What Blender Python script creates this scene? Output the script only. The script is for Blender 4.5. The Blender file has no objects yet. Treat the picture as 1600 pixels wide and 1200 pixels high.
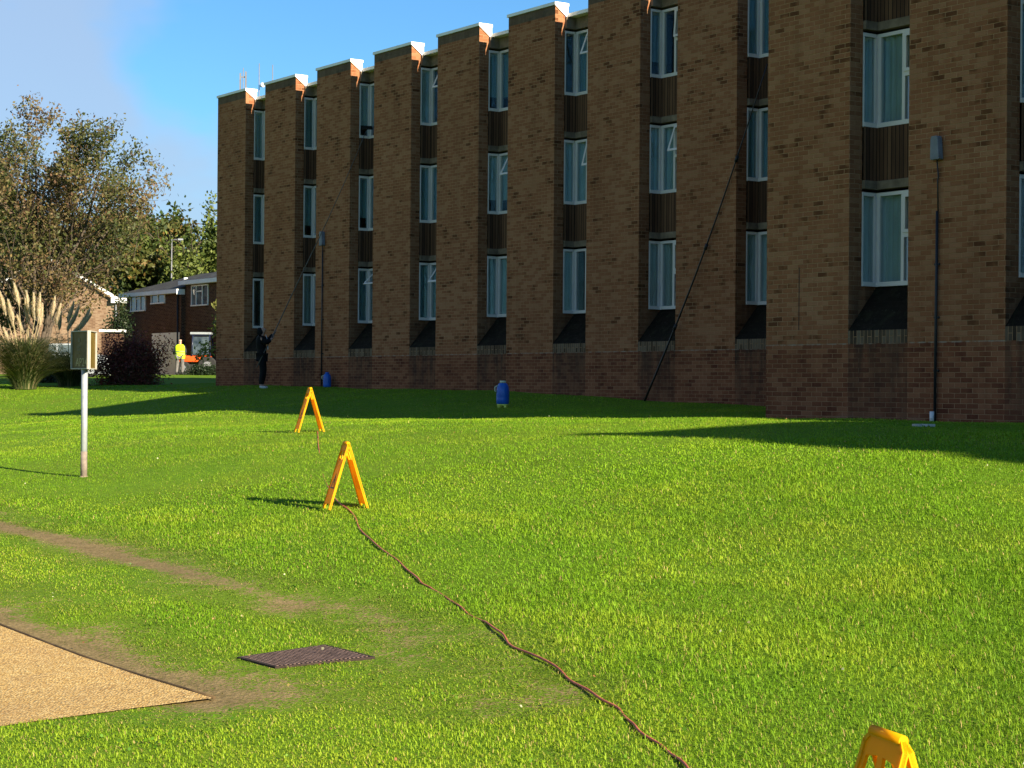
import bpy, bmesh, math, random
import numpy as np
from mathutils import Vector, Matrix, Euler
from mathutils.geometry import tessellate_polygon

R = math.radians
sc = bpy.context.scene
COL = sc.collection

# ---------------------------------------------------------------- camera
E = 1.72                      # eye height over the gravel path
F = 2900.0                    # focal length in photo pixels (1600 wide)
ROLL = R(0.45)
PITCH = R(0.12)
cd = bpy.data.cameras.new('camera')
cd.sensor_width = 36.0
cd.lens = F / 1600.0 * 36.0
cd.clip_start = 0.1
cd.clip_end = 2000.0
cam = bpy.data.objects.new('camera', cd)
COL.objects.link(cam)
cam.matrix_world = Matrix.Translation((0, 0, E)) @ Matrix.Rotation(R(90) + PITCH, 4, 'X') @ Matrix.Rotation(ROLL, 4, 'Z')
sc.camera = cam

# ---------------------------------------------------------------- light
SUN_EL = R(20.3)
SH = Vector((0.668, -0.743, 0)).normalized()
SUN = Vector((SH.x * math.cos(SUN_EL), SH.y * math.cos(SUN_EL), math.sin(SUN_EL)))
sl = bpy.data.lights.new('sun', 'SUN')
sl.energy = 5.0
sl.angle = R(0.5)
sl.color = (1.0, 0.875, 0.67)
so = bpy.data.objects.new('sun', sl)
COL.objects.link(so)
so.rotation_euler = SUN.to_track_quat('Z', 'Y').to_euler()
so.location = (30, -30, 40)

world = bpy.data.worlds.new('World')
sc.world = world
world.use_nodes = True
wn = world.node_tree
wn.nodes.clear()
def wnode(t, **k):
    n = wn.nodes.new(t)
    for a, b in k.items(): setattr(n, a, b)
    return n
sky = wnode('ShaderNodeTexSky', sky_type='NISHITA', sun_disc=False)
sky.sun_elevation = SUN_EL
sky.sun_rotation = math.atan2(SH.x, SH.y)
sky.altitude = 60
sky.air_density = 1.0
sky.dust_density = 0.0
sky.ozone_density = 3.0
tc = wnode('ShaderNodeTexCoord')
mp = wnode('ShaderNodeMapping')
mp.inputs['Scale'].default_value = (1.0, 1.0, 1.9)
mp.inputs['Location'].default_value = (0.0, 0.0, 0.0)
nz = wnode('ShaderNodeTexNoise')
nz.inputs['Scale'].default_value = 7.5
nz.inputs['Detail'].default_value = 4.0
nz.inputs['Roughness'].default_value = 0.5
sep = wnode('ShaderNodeSeparateXYZ')
# clouds thicken towards the horizon and towards the west (left)
m1 = wnode('ShaderNodeMath', operation='MULTIPLY_ADD'); m1.inputs[1].default_value = -3.2; m1.inputs[2].default_value = 0.04
m2 = wnode('ShaderNodeMath', operation='MULTIPLY_ADD'); m2.inputs[1].default_value = -2.9
m3 = wnode('ShaderNodeMath', operation='ADD')
rmp = wnode('ShaderNodeMapRange'); rmp.inputs['From Min'].default_value = 0.46; rmp.inputs['From Max'].default_value = 0.70
rmp.interpolation_type = 'SMOOTHSTEP'
rmp.inputs['To Max'].default_value = 0.68
mix = wnode('ShaderNodeMix', data_type='RGBA')
mix.inputs['B'].default_value = (3.35, 4.05, 5.2, 1)
tint = wnode('ShaderNodeMix', data_type='RGBA', blend_type='MULTIPLY')
tint.inputs['Factor'].default_value = 1.0
tint.inputs['B'].default_value = (0.52, 0.86, 1.10, 1)
bg = wnode('ShaderNodeBackground'); bg.inputs['Strength'].default_value = 0.052
out = wnode('ShaderNodeOutputWorld')
L = wn.links.new
L(tc.outputs['Generated'], mp.inputs['Vector']); L(mp.outputs[0], nz.inputs['Vector'])
L(tc.outputs['Generated'], sep.inputs[0])
L(sep.outputs['Z'], m1.inputs[0]); L(sep.outputs['X'], m2.inputs[0]); L(m1.outputs[0], m2.inputs[2])
L(nz.outputs['Fac'], m3.inputs[0]); L(m2.outputs[0], m3.inputs[1])
L(m3.outputs[0], rmp.inputs['Value'])
L(sky.outputs[0], tint.inputs['A']); L(tint.outputs['Result'], mix.inputs['A'])
L(rmp.outputs[0], mix.inputs['Factor'])
L(mix.outputs['Result'], bg.inputs['Color']); L(bg.outputs[0], out.inputs['Surface'])

sc.view_settings.view_transform = 'Standard'
sc.view_settings.look = 'None'
sc.view_settings.exposure = 1.5
sc.view_settings.gamma = 1.0
sc.cycles.max_bounces = 7
sc.cycles.transparent_max_bounces = 12
sc.cycles.use_denoising = True
sc.cycles.caustics_reflective = False
sc.cycles.caustics_refractive = False

# ---------------------------------------------------------------- helpers
def ray(x, y):
    xc, yc = (x - 800) / F, (600 - y) / F
    c, s = math.cos(ROLL), math.sin(ROLL)
    return xc * c - yc * s, yc * c + xc * s + math.tan(PITCH)

def pix(x, y, d):
    a, b = ray(x, y)
    return Vector((a * d, d, E + b * d))

# terrain: (X, Y, height relative to the eye)
CT = [(0,0,-1.72),(-3,2,-1.72),(3,3,-1.68),(1.2,5.6,-1.65),(-2,8,-1.67),(2.5,8.5,-1.50),(-2.5,10,-1.62),(-3.4,12.5,-1.5),
 (-1.56,17.5,-1.185),(-2.84,26.4,-0.64),(-5.05,22.2,-1.07),(2.7,19.65,-.55),(3.76,18.16,-.584),(4.66,16.9,-.64),(0.24,23.2,-.57),(1.48,21.4,-.556),
 (3.5,25.7,-.416),(1.93,28,-.453),(0,30.75,-.50),(-2.35,34.1,-.58),(-3.9,36.3,-.60),(-5.95,39.2,-.55),(-9.0,43.6,-.72),(-12.8,49,-.82),
 (-7.86,49.2,-.20),(-9.9,52,-.22),(-15.2,59.7,-.10),
 (-8.93,55.94,0.0),(-2.6,46.9,-.04),(-.4,43.5,-.09),(2.7,39.3,-.236),(4.8,36.4,-.30),(4.12,30.1,-.45),(6.0,27.6,-.45),(7.2,25.8,-.46),
 (10,22,-.5),(17,4,-.6),(20,-3,-.6),(9,16,-.62),(9,9,-.95),(6,10,-1.15),
 (-6.9,51,-.07),(-4.0,48.5,-.06),
 (-12.5,62,0.0),(-16.5,58.5,-.1),(-16.4,92,.5),(-10,98,.55),(-20,110,.6),(-45,120,.6),(40,125,.6),(-60,60,-.4),(-35,50,-.9),(-25,35,-1.2),
 (-12,18,-1.5),(-12,8,-1.72),(-60,0,-1.9),(60,0,-.7),(0,-40,-1.8),(-60,-40,-1.9),(60,-40,-.8),(30,60,.1),(60,60,.2),(10,60,.1),(-60,130,.6),(60,130,.6),(0,130,.6)]
_c = np.array(CT, float)
def _U(r2): return 0.5 * r2 * np.log(r2 + 1e-9)
_n = len(_c)
_K = _U(((_c[:, None, :2] - _c[None, :, :2]) ** 2).sum(-1)) + np.eye(_n) * 0.35
_P = np.c_[np.ones(_n), _c[:, :2]]
_A = np.zeros((_n + 3, _n + 3)); _A[:_n, :_n] = _K; _A[:_n, _n:] = _P; _A[_n:, :_n] = _P.T
_w = np.linalg.solve(_A, np.r_[_c[:, 2], 0, 0, 0])
def gz(x, y):
    x = np.clip(np.atleast_1d(np.asarray(x, float)), -60, 60); y = np.clip(np.atleast_1d(np.asarray(y, float)), -40, 130)
    o = np.empty(len(x))
    for i in range(0, len(x), 60000):
        a, b = x[i:i + 60000], y[i:i + 60000]
        r2 = (a[:, None] - _c[None, :, 0]) ** 2 + (b[:, None] - _c[None, :, 1]) ** 2
        o[i:i + 60000] = _U(r2) @ _w[:_n] + _w[_n] + _w[_n + 1] * a + _w[_n + 2] * b
    und = 0.012 * np.sin(x * 1.7 + y * .6) + 0.010 * np.sin(y * 1.3 - x * .9 + 1.0)
    return o + und + E
def G(x, y): return float(gz(x, y)[0])
def gpt(x, y, lo=3.0, hi=120.0):
    a, b = ray(x, y)
    d = np.linspace(lo, hi, 1800)
    f = (E + b * d) - gz(a * d, d)
    i = int(np.argmax(f < 0)) if (f < 0).any() else len(d) - 1
    dd = d[i]
    return Vector((a * dd, dd, G(a * dd, dd)))

def tag(o, label=None, cat=None, group=None, kind=None):
    if label: o['label'] = label
    if cat: o['category'] = cat
    if group: o['group'] = group
    if kind: o['kind'] = kind
    return o
def thing(name, loc, label, cat, group=None, rz=0.0):
    o = bpy.data.objects.new(name, None); COL.objects.link(o)
    o.empty_display_size = 0.2
    o.location = loc; o.rotation_euler = (0, 0, rz)
    return tag(o, label, cat, group)

class MB:
    """collects faces, uvs, materials; build() links ONE mesh object"""
    def __init__(s): s.v = []; s.f = []; s.uv = []; s.m = []; s.st = []; s.sm = []
    def face(s, pts, uv=None, m=0, st=None, smooth=False):
        i = len(s.v); s.v += [tuple(p) for p in pts]; s.f.append(tuple(range(i, i + len(pts))))
        s.uv.append(uv or [(0, 0)] * len(pts)); s.m.append(m); s.st.append(st or [0] * len(pts)); s.sm.append(smooth)
    def box(s, c, sx, sy, sz, M=None, m=0):
        M = M or Matrix.Identity(4)
        c = Vector(c)
        P = [M @ (c + Vector((a * sx / 2, b * sy / 2, d * sz / 2))) for a in (-1, 1) for b in (-1, 1) for d in (-1, 1)]
        i = len(s.v); s.v += [tuple(p) for p in P]
        for q in ((0, 1, 3, 2), (4, 6, 7, 5), (0, 4, 5, 1), (2, 3, 7, 6), (0, 2, 6, 4), (1, 5, 7, 3)):
            s.f.append(tuple(i + k for k in q)); s.m.append(m); s.sm.append(False); s.st.append([0] * 4)
            A, B, D = P[q[0]], P[q[1]], P[q[2]]
            w = (B - A).length; h = (D - B).length
            s.uv.append([(0, 0), (w, 0), (w, h), (0, h)])
    def tube(s, pts, rad, n=8, m=0, caps=True, smooth=True):
        pts = [Vector(p) for p in pts]
        if not hasattr(rad, '__len__'): rad = [rad] * len(pts)
        i0 = len(s.v); up = None
        for k, p in enumerate(pts):
            d = (pts[min(k + 1, len(pts) - 1)] - pts[max(k - 1, 0)])
            d = d.normalized() if d.length > 1e-9 else Vector((0, 0, 1))
            if up is None: up = Vector((1, 0, 0)) if abs(d.x) < .8 else Vector((0, 1, 0))
            a = (up - d * up.dot(d)).normalized(); b = d.cross(a); up = a
            for j in range(n):
                t = 2 * math.pi * j / n
                s.v.append(tuple(p + (a * math.cos(t) + b * math.sin(t)) * rad[k]))
        for k in range(len(pts) - 1):
            for j in range(n):
                A = i0 + k * n + j; B = i0 + k * n + (j + 1) % n
                s.f.append((A, B, B + n, A + n)); s.uv.append([(0, 0)] * 4); s.m.append(m); s.sm.append(smooth); s.st.append([0] * 4)
        if caps:
            for q in (tuple(range(i0 + n - 1, i0 - 1, -1)), tuple(range(i0 + (len(pts) - 1) * n, i0 + len(pts) * n))):
                s.f.append(q); s.uv.append([(0, 0)] * n); s.m.append(m); s.sm.append(False); s.st.append([0] * n)
    def lathe(s, prof, n=20, c=(0, 0, 0), m=0):
        s.tube([(c[0], c[1], c[2] + z) for r, z in prof], [r for r, z in prof], n=n, m=m)
    def prism(s, poly, a, b, fn, m=0, holes=()):
        """poly in 2D, fn(u,v,w) -> 3D, extruded from w=a to w=b"""
        loops = [list(poly)] + [list(h) for h in holes]
        flat = [p for l in loops for p in l]
        tris = tessellate_polygon([[Vector((p[0], p[1], 0)) for p in l] for l in loops])
        i = len(s.v)
        s.v += [tuple(fn(p[0], p[1], a)) for p in flat] + [tuple(fn(p[0], p[1], b)) for p in flat]
        N = len(flat)
        for t in tris:
            s.f.append(tuple(i + k for k in t)); s.f.append(tuple(i + N + k for k in reversed(t)))
            s.uv += [[flat[k] for k in t], [flat[k] for k in reversed(t)]]; s.m += [m, m]; s.sm += [False, False]; s.st += [[0] * 3, [0] * 3]
        o = 0
        for l in loops:
            for k in range(len(l)):
                A = i + o + k; B = i + o + (k + 1) % len(l)
                s.f.append((A, B, B + N, A + N)); s.uv.append([(0, 0)] * 4); s.m.append(m); s.sm.append(False); s.st.append([0] * 4)
            o += len(l)
    def build(s, name, mats, parent=None, recalc=True, origin=None):
        me = bpy.data.meshes.new(name)
        vs = s.v
        if origin is not None:
            ox = Vector(origin); vs = [tuple(Vector(v) - ox) for v in s.v]
        me.from_pydata(vs, [], s.f)
        for mt in (mats if isinstance(mats, (list, tuple)) else [mats]): me.materials.append(mt)
        me.polygons.foreach_set('material_index', s.m)
        me.polygons.foreach_set('use_smooth', s.sm)
        if recalc:
            bm = bmesh.new(); bm.from_mesh(me)
        uvl = me.uv_layers.new(name='UVMap')
        flat = []
        for u in s.uv:
            for p in u: flat += [p[0], p[1]]
        uvl.data.foreach_set('uv', flat)
        if any(any(t) for t in s.st):
            at = me.attributes.new('stain', 'FLOAT', 'CORNER')
            at.data.foreach_set('value', [x for t in s.st for x in t])
        if recalc:
            bm.free()
            bm = bmesh.new(); bm.from_mesh(me); bmesh.ops.recalc_face_normals(bm, faces=bm.faces); bm.to_mesh(me); bm.free()
        me.update()
        o = bpy.data.objects.new(name, me); COL.objects.link(o)
        if parent is not None: o.parent = parent
        if origin is not None: o.location = origin
        return o

# ---------------------------------------------------------------- materials
class NT:
    def __init__(s, name):
        s.mat = bpy.data.materials.new(name); s.mat.use_nodes = True
        s.t = s.mat.node_tree; s.t.nodes.clear()
        s.out = s.t.nodes.new('ShaderNodeOutputMaterial')
    def n(s, t, **k):
        n = s.t.nodes.new(t)
        for a, b in k.items(): setattr(n, a, b)
        return n
    def l(s, a, b): s.t.links.new(a, b)
    def math(s, op, a, b=None, c=None, clamp=False):
        n = s.n('ShaderNodeMath', operation=op); n.use_clamp = clamp
        for i, x in enumerate((a, b, c)):
            if x is None: continue
            if isinstance(x, (int, float)): n.inputs[i].default_value = x
            else: s.l(x, n.inputs[i])
        return n.outputs[0]
    def mix(s, f, a, b, bt='MIX'):
        n = s.n('ShaderNodeMix', data_type='RGBA', blend_type=bt)
        for key, x in (('Factor', f), ('A', a), ('B', b)):
            if isinstance(x, (int, float)): n.inputs[key].default_value = x
            elif isinstance(x, tuple): n.inputs[key].default_value = (*x, 1)
            else: s.l(x, n.inputs[key])
        return n.outputs['Result']
    def noise(s, vec, sc_, det=3, rough=.55):
        n = s.n('ShaderNodeTexNoise'); n.inputs['Scale'].default_value = sc_; n.inputs['Detail'].default_value = det
        n.inputs['Roughness'].default_value = rough
        if vec is not None: s.l(vec, n.inputs['Vector'])
        return n.outputs['Fac']
    def ramp(s, f, stops):
        n = s.n('ShaderNodeValToRGB'); s.l(f, n.inputs[0])
        e = n.color_ramp.elements
        e[0].position, e[0].color = stops[0][0], (*stops[0][1], 1); e[1].position, e[1].color = stops[1][0], (*stops[1][1], 1)
        for p, c in stops[2:]:
            x = e.new(p); x.color = (*c, 1)
        return n.outputs[0]
    def map(s, f, a, b, c=0., d=1.):
        n = s.n('ShaderNodeMapRange'); s.l(f, n.inputs[0])
        for k, x in zip((1, 2, 3, 4), (a, b, c, d)): n.inputs[k].default_value = x
        return n.outputs[0]
    def bsdf(s, col, rough=.8, spec=.3, bump=None, bs=.3, bd=.01, metal=0, coat=0):
        b = s.n('ShaderNodeBsdfPrincipled')
        if isinstance(col, tuple): b.inputs['Base Color'].default_value = (*col, 1)
        else: s.l(col, b.inputs['Base Color'])
        if isinstance(rough, (int, float)): b.inputs['Roughness'].default_value = rough
        else: s.l(rough, b.inputs['Roughness'])
        b.inputs['Specular IOR Level'].default_value = spec
        b.inputs['Metallic'].default_value = metal
        b.inputs['Coat Weight'].default_value = coat
        if bump is not None:
            bp = s.n('ShaderNodeBump'); bp.inputs['Strength'].default_value = bs; bp.inputs['Distance'].default_value = bd
            s.l(bump, bp.inputs['Height']); s.l(bp.outputs[0], b.inputs['Normal'])
        return b.outputs[0]
    def done(s, sh): s.l(sh, s.out.inputs['Surface']); return s.mat

_mc = {}
def plain(name, col, rough=.7, var=.18, scale=8, spec=.3, metal=0, bump=0.0, coat=0):
    """painted / moulded surface with uneven tone"""
    if name in _mc: return _mc[name]
    m = NT(name); tc_ = m.n('ShaderNodeTexCoord').outputs['Object']
    f = m.noise(tc_, scale, 4)
    c = m.mix(m.map(f, .3, .7), tuple(x * (1 - var) for x in col), tuple(min(1, x * (1 + var)) for x in col))
    rg = m.map(m.noise(tc_, scale * 3, 2), .3, .7, max(0.05, rough - .08), min(1, rough + .08))
    sh = m.bsdf(c, rg, spec, f if bump else None, bump, .01, metal, coat)
    _mc[name] = m.done(sh); return _mc[name]

def brick(name, dark=1.0, cols=None, plinth=True, soldier=False):
    m = NT(name)
    uv = m.n('ShaderNodeUVMap').outputs[0]
    sp = m.n('ShaderNodeSeparateXYZ'); m.l(uv, sp.inputs[0]); u, v = sp.outputs[0], sp.outputs[1]
    wn_ = m.n('ShaderNodeTexNoise'); wn_.inputs['Scale'].default_value = 9; m.l(uv, wn_.inputs['Vector'])
    wob = m.math('MULTIPLY_ADD', wn_.outputs['Fac'], .008, -.004)
    u = m.math('ADD', u, wob); vv = m.math('ADD', v, wob)
    rr = m.math('DIVIDE', vv, .075); row = m.math('FLOOR', rr); fv = m.math('FRACT', rr)
    off = m.math('MULTIPLY', m.math('MODULO', row, 2), .5)
    cc = m.math('ADD', m.math('DIVIDE', u, .225), off); colm = m.math('FLOOR', cc); fu = m.math('FRACT', cc)
    cb = m.n('ShaderNodeCombineXYZ'); m.l(colm, cb.inputs[0]); m.l(row, cb.inputs[1])
    wh = m.n('ShaderNodeTexWhiteNoise', noise_dimensions='2D'); m.l(cb.outputs[0], wh.inputs['Vector'])
    big = m.noise(uv, .55, 3); mid = m.noise(uv, 2.2, 3); fine = m.noise(uv, 60, 3)
    # darker bricks come in drifts
    val = m.math('ADD', wh.outputs['Value'], m.math('MULTIPLY', m.math('SUBTRACT', mid, .42), 1.9))
    cols = cols or [(0.0, (.125, .044, .017)), (.10, (.155, .060, .023)), (.24, (.268, .105, .046)), (.8, (.298, .120, .055)), (1.0, (.350, .162, .080))]
    up = m.ramp(val, cols)
    if plinth:
        lo = m.ramp(val, [(0.0, (.115, .034, .017)), (.2, (.165, .054, .026)), (.7, (.225, .078, .036)), (1.0, (.285, .115, .056))])
        up = m.mix(m.math('LESS_THAN', v, 10.80), up, lo)
    up = m.mix(m.map(big, .3, .7, 0, .55), up, m.mix(1.0, up, (.74, .70, .66), 'MULTIPLY'))
    up = m.mix(m.map(fine, .3, .7, 0, .5), up, m.mix(1.0, up, (.72, .70, .68), 'MULTIPLY'))
    sk = m.n('ShaderNodeMapping'); sk.inputs['Scale'].default_value = (2.6, .22, 1); m.l(uv, sk.inputs[0])
    stk = m.noise(sk.outputs[0], 1.0, 5, .6)
    up = m.mix(m.map(stk, .52, .70, 0, .55), up, m.mix(1.0, up, (.66, .64, .60), 'MULTIPLY'))
    up = m.mix(m.map(stk, .30, .42, .4, 0), up, m.mix(1.0, up, (1.18, 1.16, 1.12), 'MULTIPLY'))
    mortar = m.mix(m.map(mid, .35, .65), (.40, .235, .125), (.30, .17, .085))
    if plinth: mortar = m.mix(m.math('LESS_THAN', v, 10.80), mortar, (.34, .19, .10))
    mm = m.math('MAXIMUM', m.math('LESS_THAN', fu, .042), m.math('LESS_THAN', fv, .125))
    soft = m.math('MAXIMUM', m.map(fu, .03, .075, 1, 0), m.map(fv, .09, .2, 1, 0))
    c = m.mix(m.math('MULTIPLY', mm, m.map(big, .3, .6, 1.0, .7)), up, mortar)
    if plinth:
        # run-off stain from sloping cills, lime bloom and damp splash near the grass
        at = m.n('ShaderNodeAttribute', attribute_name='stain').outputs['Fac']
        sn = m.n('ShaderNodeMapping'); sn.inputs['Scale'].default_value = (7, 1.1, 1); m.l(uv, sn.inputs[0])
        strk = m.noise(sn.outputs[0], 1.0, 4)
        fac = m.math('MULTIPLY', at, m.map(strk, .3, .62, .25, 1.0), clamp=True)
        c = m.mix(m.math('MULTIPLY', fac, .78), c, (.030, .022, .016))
        bloom = m.math('MULTIPLY', m.map(v, 9.45, 9.75, 1, 0), m.map(mid, .45, .7, 0, .7))
        c = m.mix(bloom, c, (.21, .165, .14))
        line = m.math('MULTIPLY', m.math('COMPARE', v, 10.80, .012), m.map(strk, .4, .6, 0, .8))
        c = m.mix(line, c, (.32, .25, .19))
        topb = m.math('GREATER_THAN', v, 18.45)
        c = m.mix(m.math('MULTIPLY', topb, .8), c, m.mix(m.map(strk, .3, .7), (.060, .052, .040), (.11, .095, .070)))
    h = m.math('SUBTRACT', m.math('MULTIPLY', fine, .25), soft)
    sh = m.bsdf(c, .92, .15, h, .7, .008)
    return m.done(sh)

M = {}
M['brick'] = brick('brown_brickwork')
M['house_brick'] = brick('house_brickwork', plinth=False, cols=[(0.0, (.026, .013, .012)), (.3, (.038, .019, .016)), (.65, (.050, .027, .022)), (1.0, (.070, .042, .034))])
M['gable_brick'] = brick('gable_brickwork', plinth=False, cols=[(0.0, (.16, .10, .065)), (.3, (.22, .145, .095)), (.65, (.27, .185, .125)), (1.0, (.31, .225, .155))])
M['white'] = plain('white_upvc', (.70, .66, .63), .35, .05, 3)
M['cope'] = plain('white_coping', (.78, .77, .74), .6, .08, 2)
M['fascia'] = plain('white_fascia', (.72, .72, .70), .5, .08, 2)
M['concrete'] = plain('weathered_concrete', (.19, .145, .10), .9, .35, 6, bump=.3)
M['black_metal'] = plain('black_pipe', (.018, .018, .020), .5, .2, 6)
M['carbon'] = plain('carbon_pole', (.016, .015, .016), .35, .2, 6)
M['pole_grey'] = plain('pale_pole', (.085, .078, .072), .4, .2, 6)
M['galv'] = plain('galvanised_steel', (.33, .35, .37), .5, .15, 14, metal=.3)
M['steel_grey'] = plain('grey_cover', (.16, .165, .18), .6, .15, 9)
M['yellow'] = plain('yellow_plastic', (.88, .40, .004), .6, .05, 5, spec=.12)
def yplastic():
    m = NT('yellow_plastic'); tc_ = m.n('ShaderNodeTexCoord').outputs['Object']
    c = m.mix(m.map(m.noise(tc_, 6, 4), .35, .7), (.84, .42, .003), (.92, .52, .006))
    c = m.mix(m.map(m.noise(tc_, 22, 3), .62, .75, 0, .35), c, (.45, .20, .02))
    t = m.n('ShaderNodeBsdfTranslucent'); t.inputs['Color'].default_value = (.95, .52, .004, 1)
    mx = m.n('ShaderNodeMixShader'); mx.inputs[0].default_value = .42
    m.l(m.bsdf(c, .55, .12), mx.inputs[1]); m.l(t.outputs[0], mx.inputs[2])
    return m.done(mx.outputs[0])
M['yellow'] = yplastic()
M['print'] = plain('dark_print', (.18, .07, .02), .6, .1, 5)
M['blue'] = plain('blue_plastic', (.010, .105, .46), .35, .12, 6, spec=.45)
M['cream'] = plain('cream_plastic', (.60, .60, .40), .5, .1, 6)
M['lime'] = plain('lime_plastic', (.68, .72, .12), .5, .12, 6)
M['floor'] = plain('dim_interior', (.12, .11, .10), .9, .2, 1)
M['roofing'] = plain('roof_felt', (.09, .09, .09), .95, .2, 2)
M['roof_tile'] = None
M['skin'] = plain('skin', (.42, .24, .17), .55, .1, 20)
M['black_cloth'] = plain('black_cloth', (.006, .0055, .0055), .9, .3, 12, bump=.5)
M['dark_cloth'] = plain('dark_cloth', (.03, .032, .045), .9, .3, 12, bump=.5)
M['grey_cloth'] = plain('grey_cloth', (.13, .12, .115), .9, .2, 12, bump=.5)
M['hivis'] = plain('hi_vis_cloth', (.62, .90, .015), .8, .08, 10, bump=.3)
M['band'] = plain('grey_band', (.16, .20, .10), .6, .1, 10)
M['shoe'] = plain('pale_shoe', (.60, .58, .54), .7, .1, 20)
M['hair'] = plain('auburn_hair', (.30, .11, .05), .8, .3, 40)
M['capw'] = plain('pale_cap', (.75, .50, .36), .8, .1, 20)
M['hose'] = plain('red_brown_hose', (.46, .12, .065), .55, .2, 12)
M['orange'] = plain('orange_paint', (.62, .085, .012), .4, .1, 5, coat=.3)
M['rubber'] = plain('rubber', (.02, .02, .02), .85, .2, 10)
M['silver'] = plain('silver_paint', (.42, .45, .48), .3, .05, 3, metal=.4, coat=.5)
M['navy'] = plain('navy_paint', (.015, .022, .05), .35, .1, 3, coat=.3)
M['bark'] = plain('bark', (.075, .058, .042), .95, .45, 9, bump=.6)
M['slab'] = plain('pale_slab', (.42, .40, .35), .9, .2, 9)
M['joint'] = plain('dark_sealant', (.035, .025, .02), .9, .2, 9)
M['edging'] = plain('timber_edging', (.085, .055, .025), .9, .4, 9)

def glass(name, tintc=(.80, .88, .89), fr=1.75, k=1.25):
    m = NT(name)
    g = m.n('ShaderNodeBsdfGlossy'); g.inputs['Roughness'].default_value = .02; g.inputs['Color'].default_value = (.95, .97, 1, 1)
    tc_ = m.n('ShaderNodeTexCoord').outputs['Object']
    bp = m.n('ShaderNodeBump'); bp.inputs['Strength'].default_value = .06; bp.inputs['Distance'].default_value = .02
    m.l(m.noise(tc_, 1.6, 2), bp.inputs['Height']); m.l(bp.outputs[0], g.inputs['Normal'])
    t = m.n('ShaderNodeBsdfTransparent'); t.inputs['Color'].default_value = (*tintc, 1)
    ge = m.n('ShaderNodeNewGeometry'); dt = m.n('ShaderNodeVectorMath', operation='DOT_PRODUCT')
    m.l(ge.outputs['Incoming'], dt.inputs[0]); m.l(ge.outputs['Normal'], dt.inputs[1])
    om = m.math('SUBTRACT', 1.0, m.math('ABSOLUTE', dt.outputs['Value']))
    fs = m.math('MULTIPLY_ADD', m.math('POWER', om, 4.0), .85, .075)
    mx = m.n('ShaderNodeMixShader'); m.l(m.math('MULTIPLY', fs, 1.0, clamp=True), mx.inputs[0])
    m.l(t.outputs[0], mx.inputs[1]); m.l(g.outputs[0], mx.inputs[2])
    return m.done(mx.outputs[0])
M['glass'] = glass('window_glass')

def cloth(name, col):
    m = NT(name); uv = m.n('ShaderNodeTexCoord').outputs['Object']
    c = m.mix(m.map(m.noise(uv, 2, 3), .3, .7), tuple(x * .8 for x in col), col)
    d = m.n('ShaderNodeBsdfDiffuse'); m.l(c, d.inputs['Color'])
    t = m.n('ShaderNodeBsdfTranslucent'); m.l(c, t.inputs['Color'])
    mx = m.n('ShaderNodeMixShader'); mx.inputs[0].default_value = .25; m.l(d.outputs[0], mx.inputs[1]); m.l(t.outputs[0], mx.inputs[2])
    return m.done(mx.outputs[0])
M['curtain'] = cloth('pale_curtain', (.72, .80, .74))
M['curtain_warm'] = cloth('cream_curtain', (.62, .60, .50))
M['curtain_dark'] = cloth('teal_curtain', (.34, .48, .46))

def ribbed():
    m = NT('ribbed_panel'); uv = m.n('ShaderNodeUVMap').outputs[0]
    sp = m.n('ShaderNodeSeparateXYZ'); m.l(uv, sp.inputs[0])
    q = m.math('MULTIPLY', sp.outputs[0], 12.0); fr_ = m.math('FRACT', q); cell = m.math('FLOOR', q)
    wh = m.n('ShaderNodeTexWhiteNoise', noise_dimensions='1D'); m.l(cell, wh.inputs['W'])
    mp_ = m.n('ShaderNodeMapping'); mp_.inputs['Scale'].default_value = (6, .8, 1); m.l(uv, mp_.inputs[0])
    nn = m.noise(mp_.outputs[0], 1.5, 4)
    c = m.ramp(m.math('ADD', m.math('MULTIPLY', wh.outputs['Value'], .5), m.math('MULTIPLY', nn, .6)), [(.25, (.050, .026, .015)), (.55, (.120, .060, .032)), (.9, (.20, .105, .055))])
    g = m.math('LESS_THAN', fr_, .16)
    c = m.mix(g, c, (.012, .009, .007))
    return m.done(m.bsdf(c, .85, .2, m.math('SUBTRACT', 1.0, g), .8, .02))
M['ribbed'] = ribbed()

def algae():
    m = NT('algae_black_cill'); uv = m.n('ShaderNodeUVMap').outputs[0]
    br = m.n('ShaderNodeTexBrick'); m.l(uv, br.inputs['Vector']); br.inputs['Scale'].default_value = 1
    br.inputs['Brick Width'].default_value = .22; br.inputs['Row Height'].default_value = .11; br.inputs['Mortar Size'].default_value = .006
    br.inputs['Color1'].default_value = (.016, .011, .007, 1); br.inputs['Color2'].default_value = (.010, .008, .005, 1); br.inputs['Mortar'].default_value = (.018, .013, .009, 1)
    n1 = m.noise(uv, 5, 5); n2 = m.noise(uv, 25, 3)
    c = m.mix(m.map(n1, .52, .7, 0, .5), br.outputs['Color'], (.034, .034, .016))
    c = m.mix(m.map(n2, .62, .78, 0, .6), c, (.12, .115, .09))
    return m.done(m.bsdf(c, .95, .1, n2, .6, .02))
M['algae'] = algae()

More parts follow.
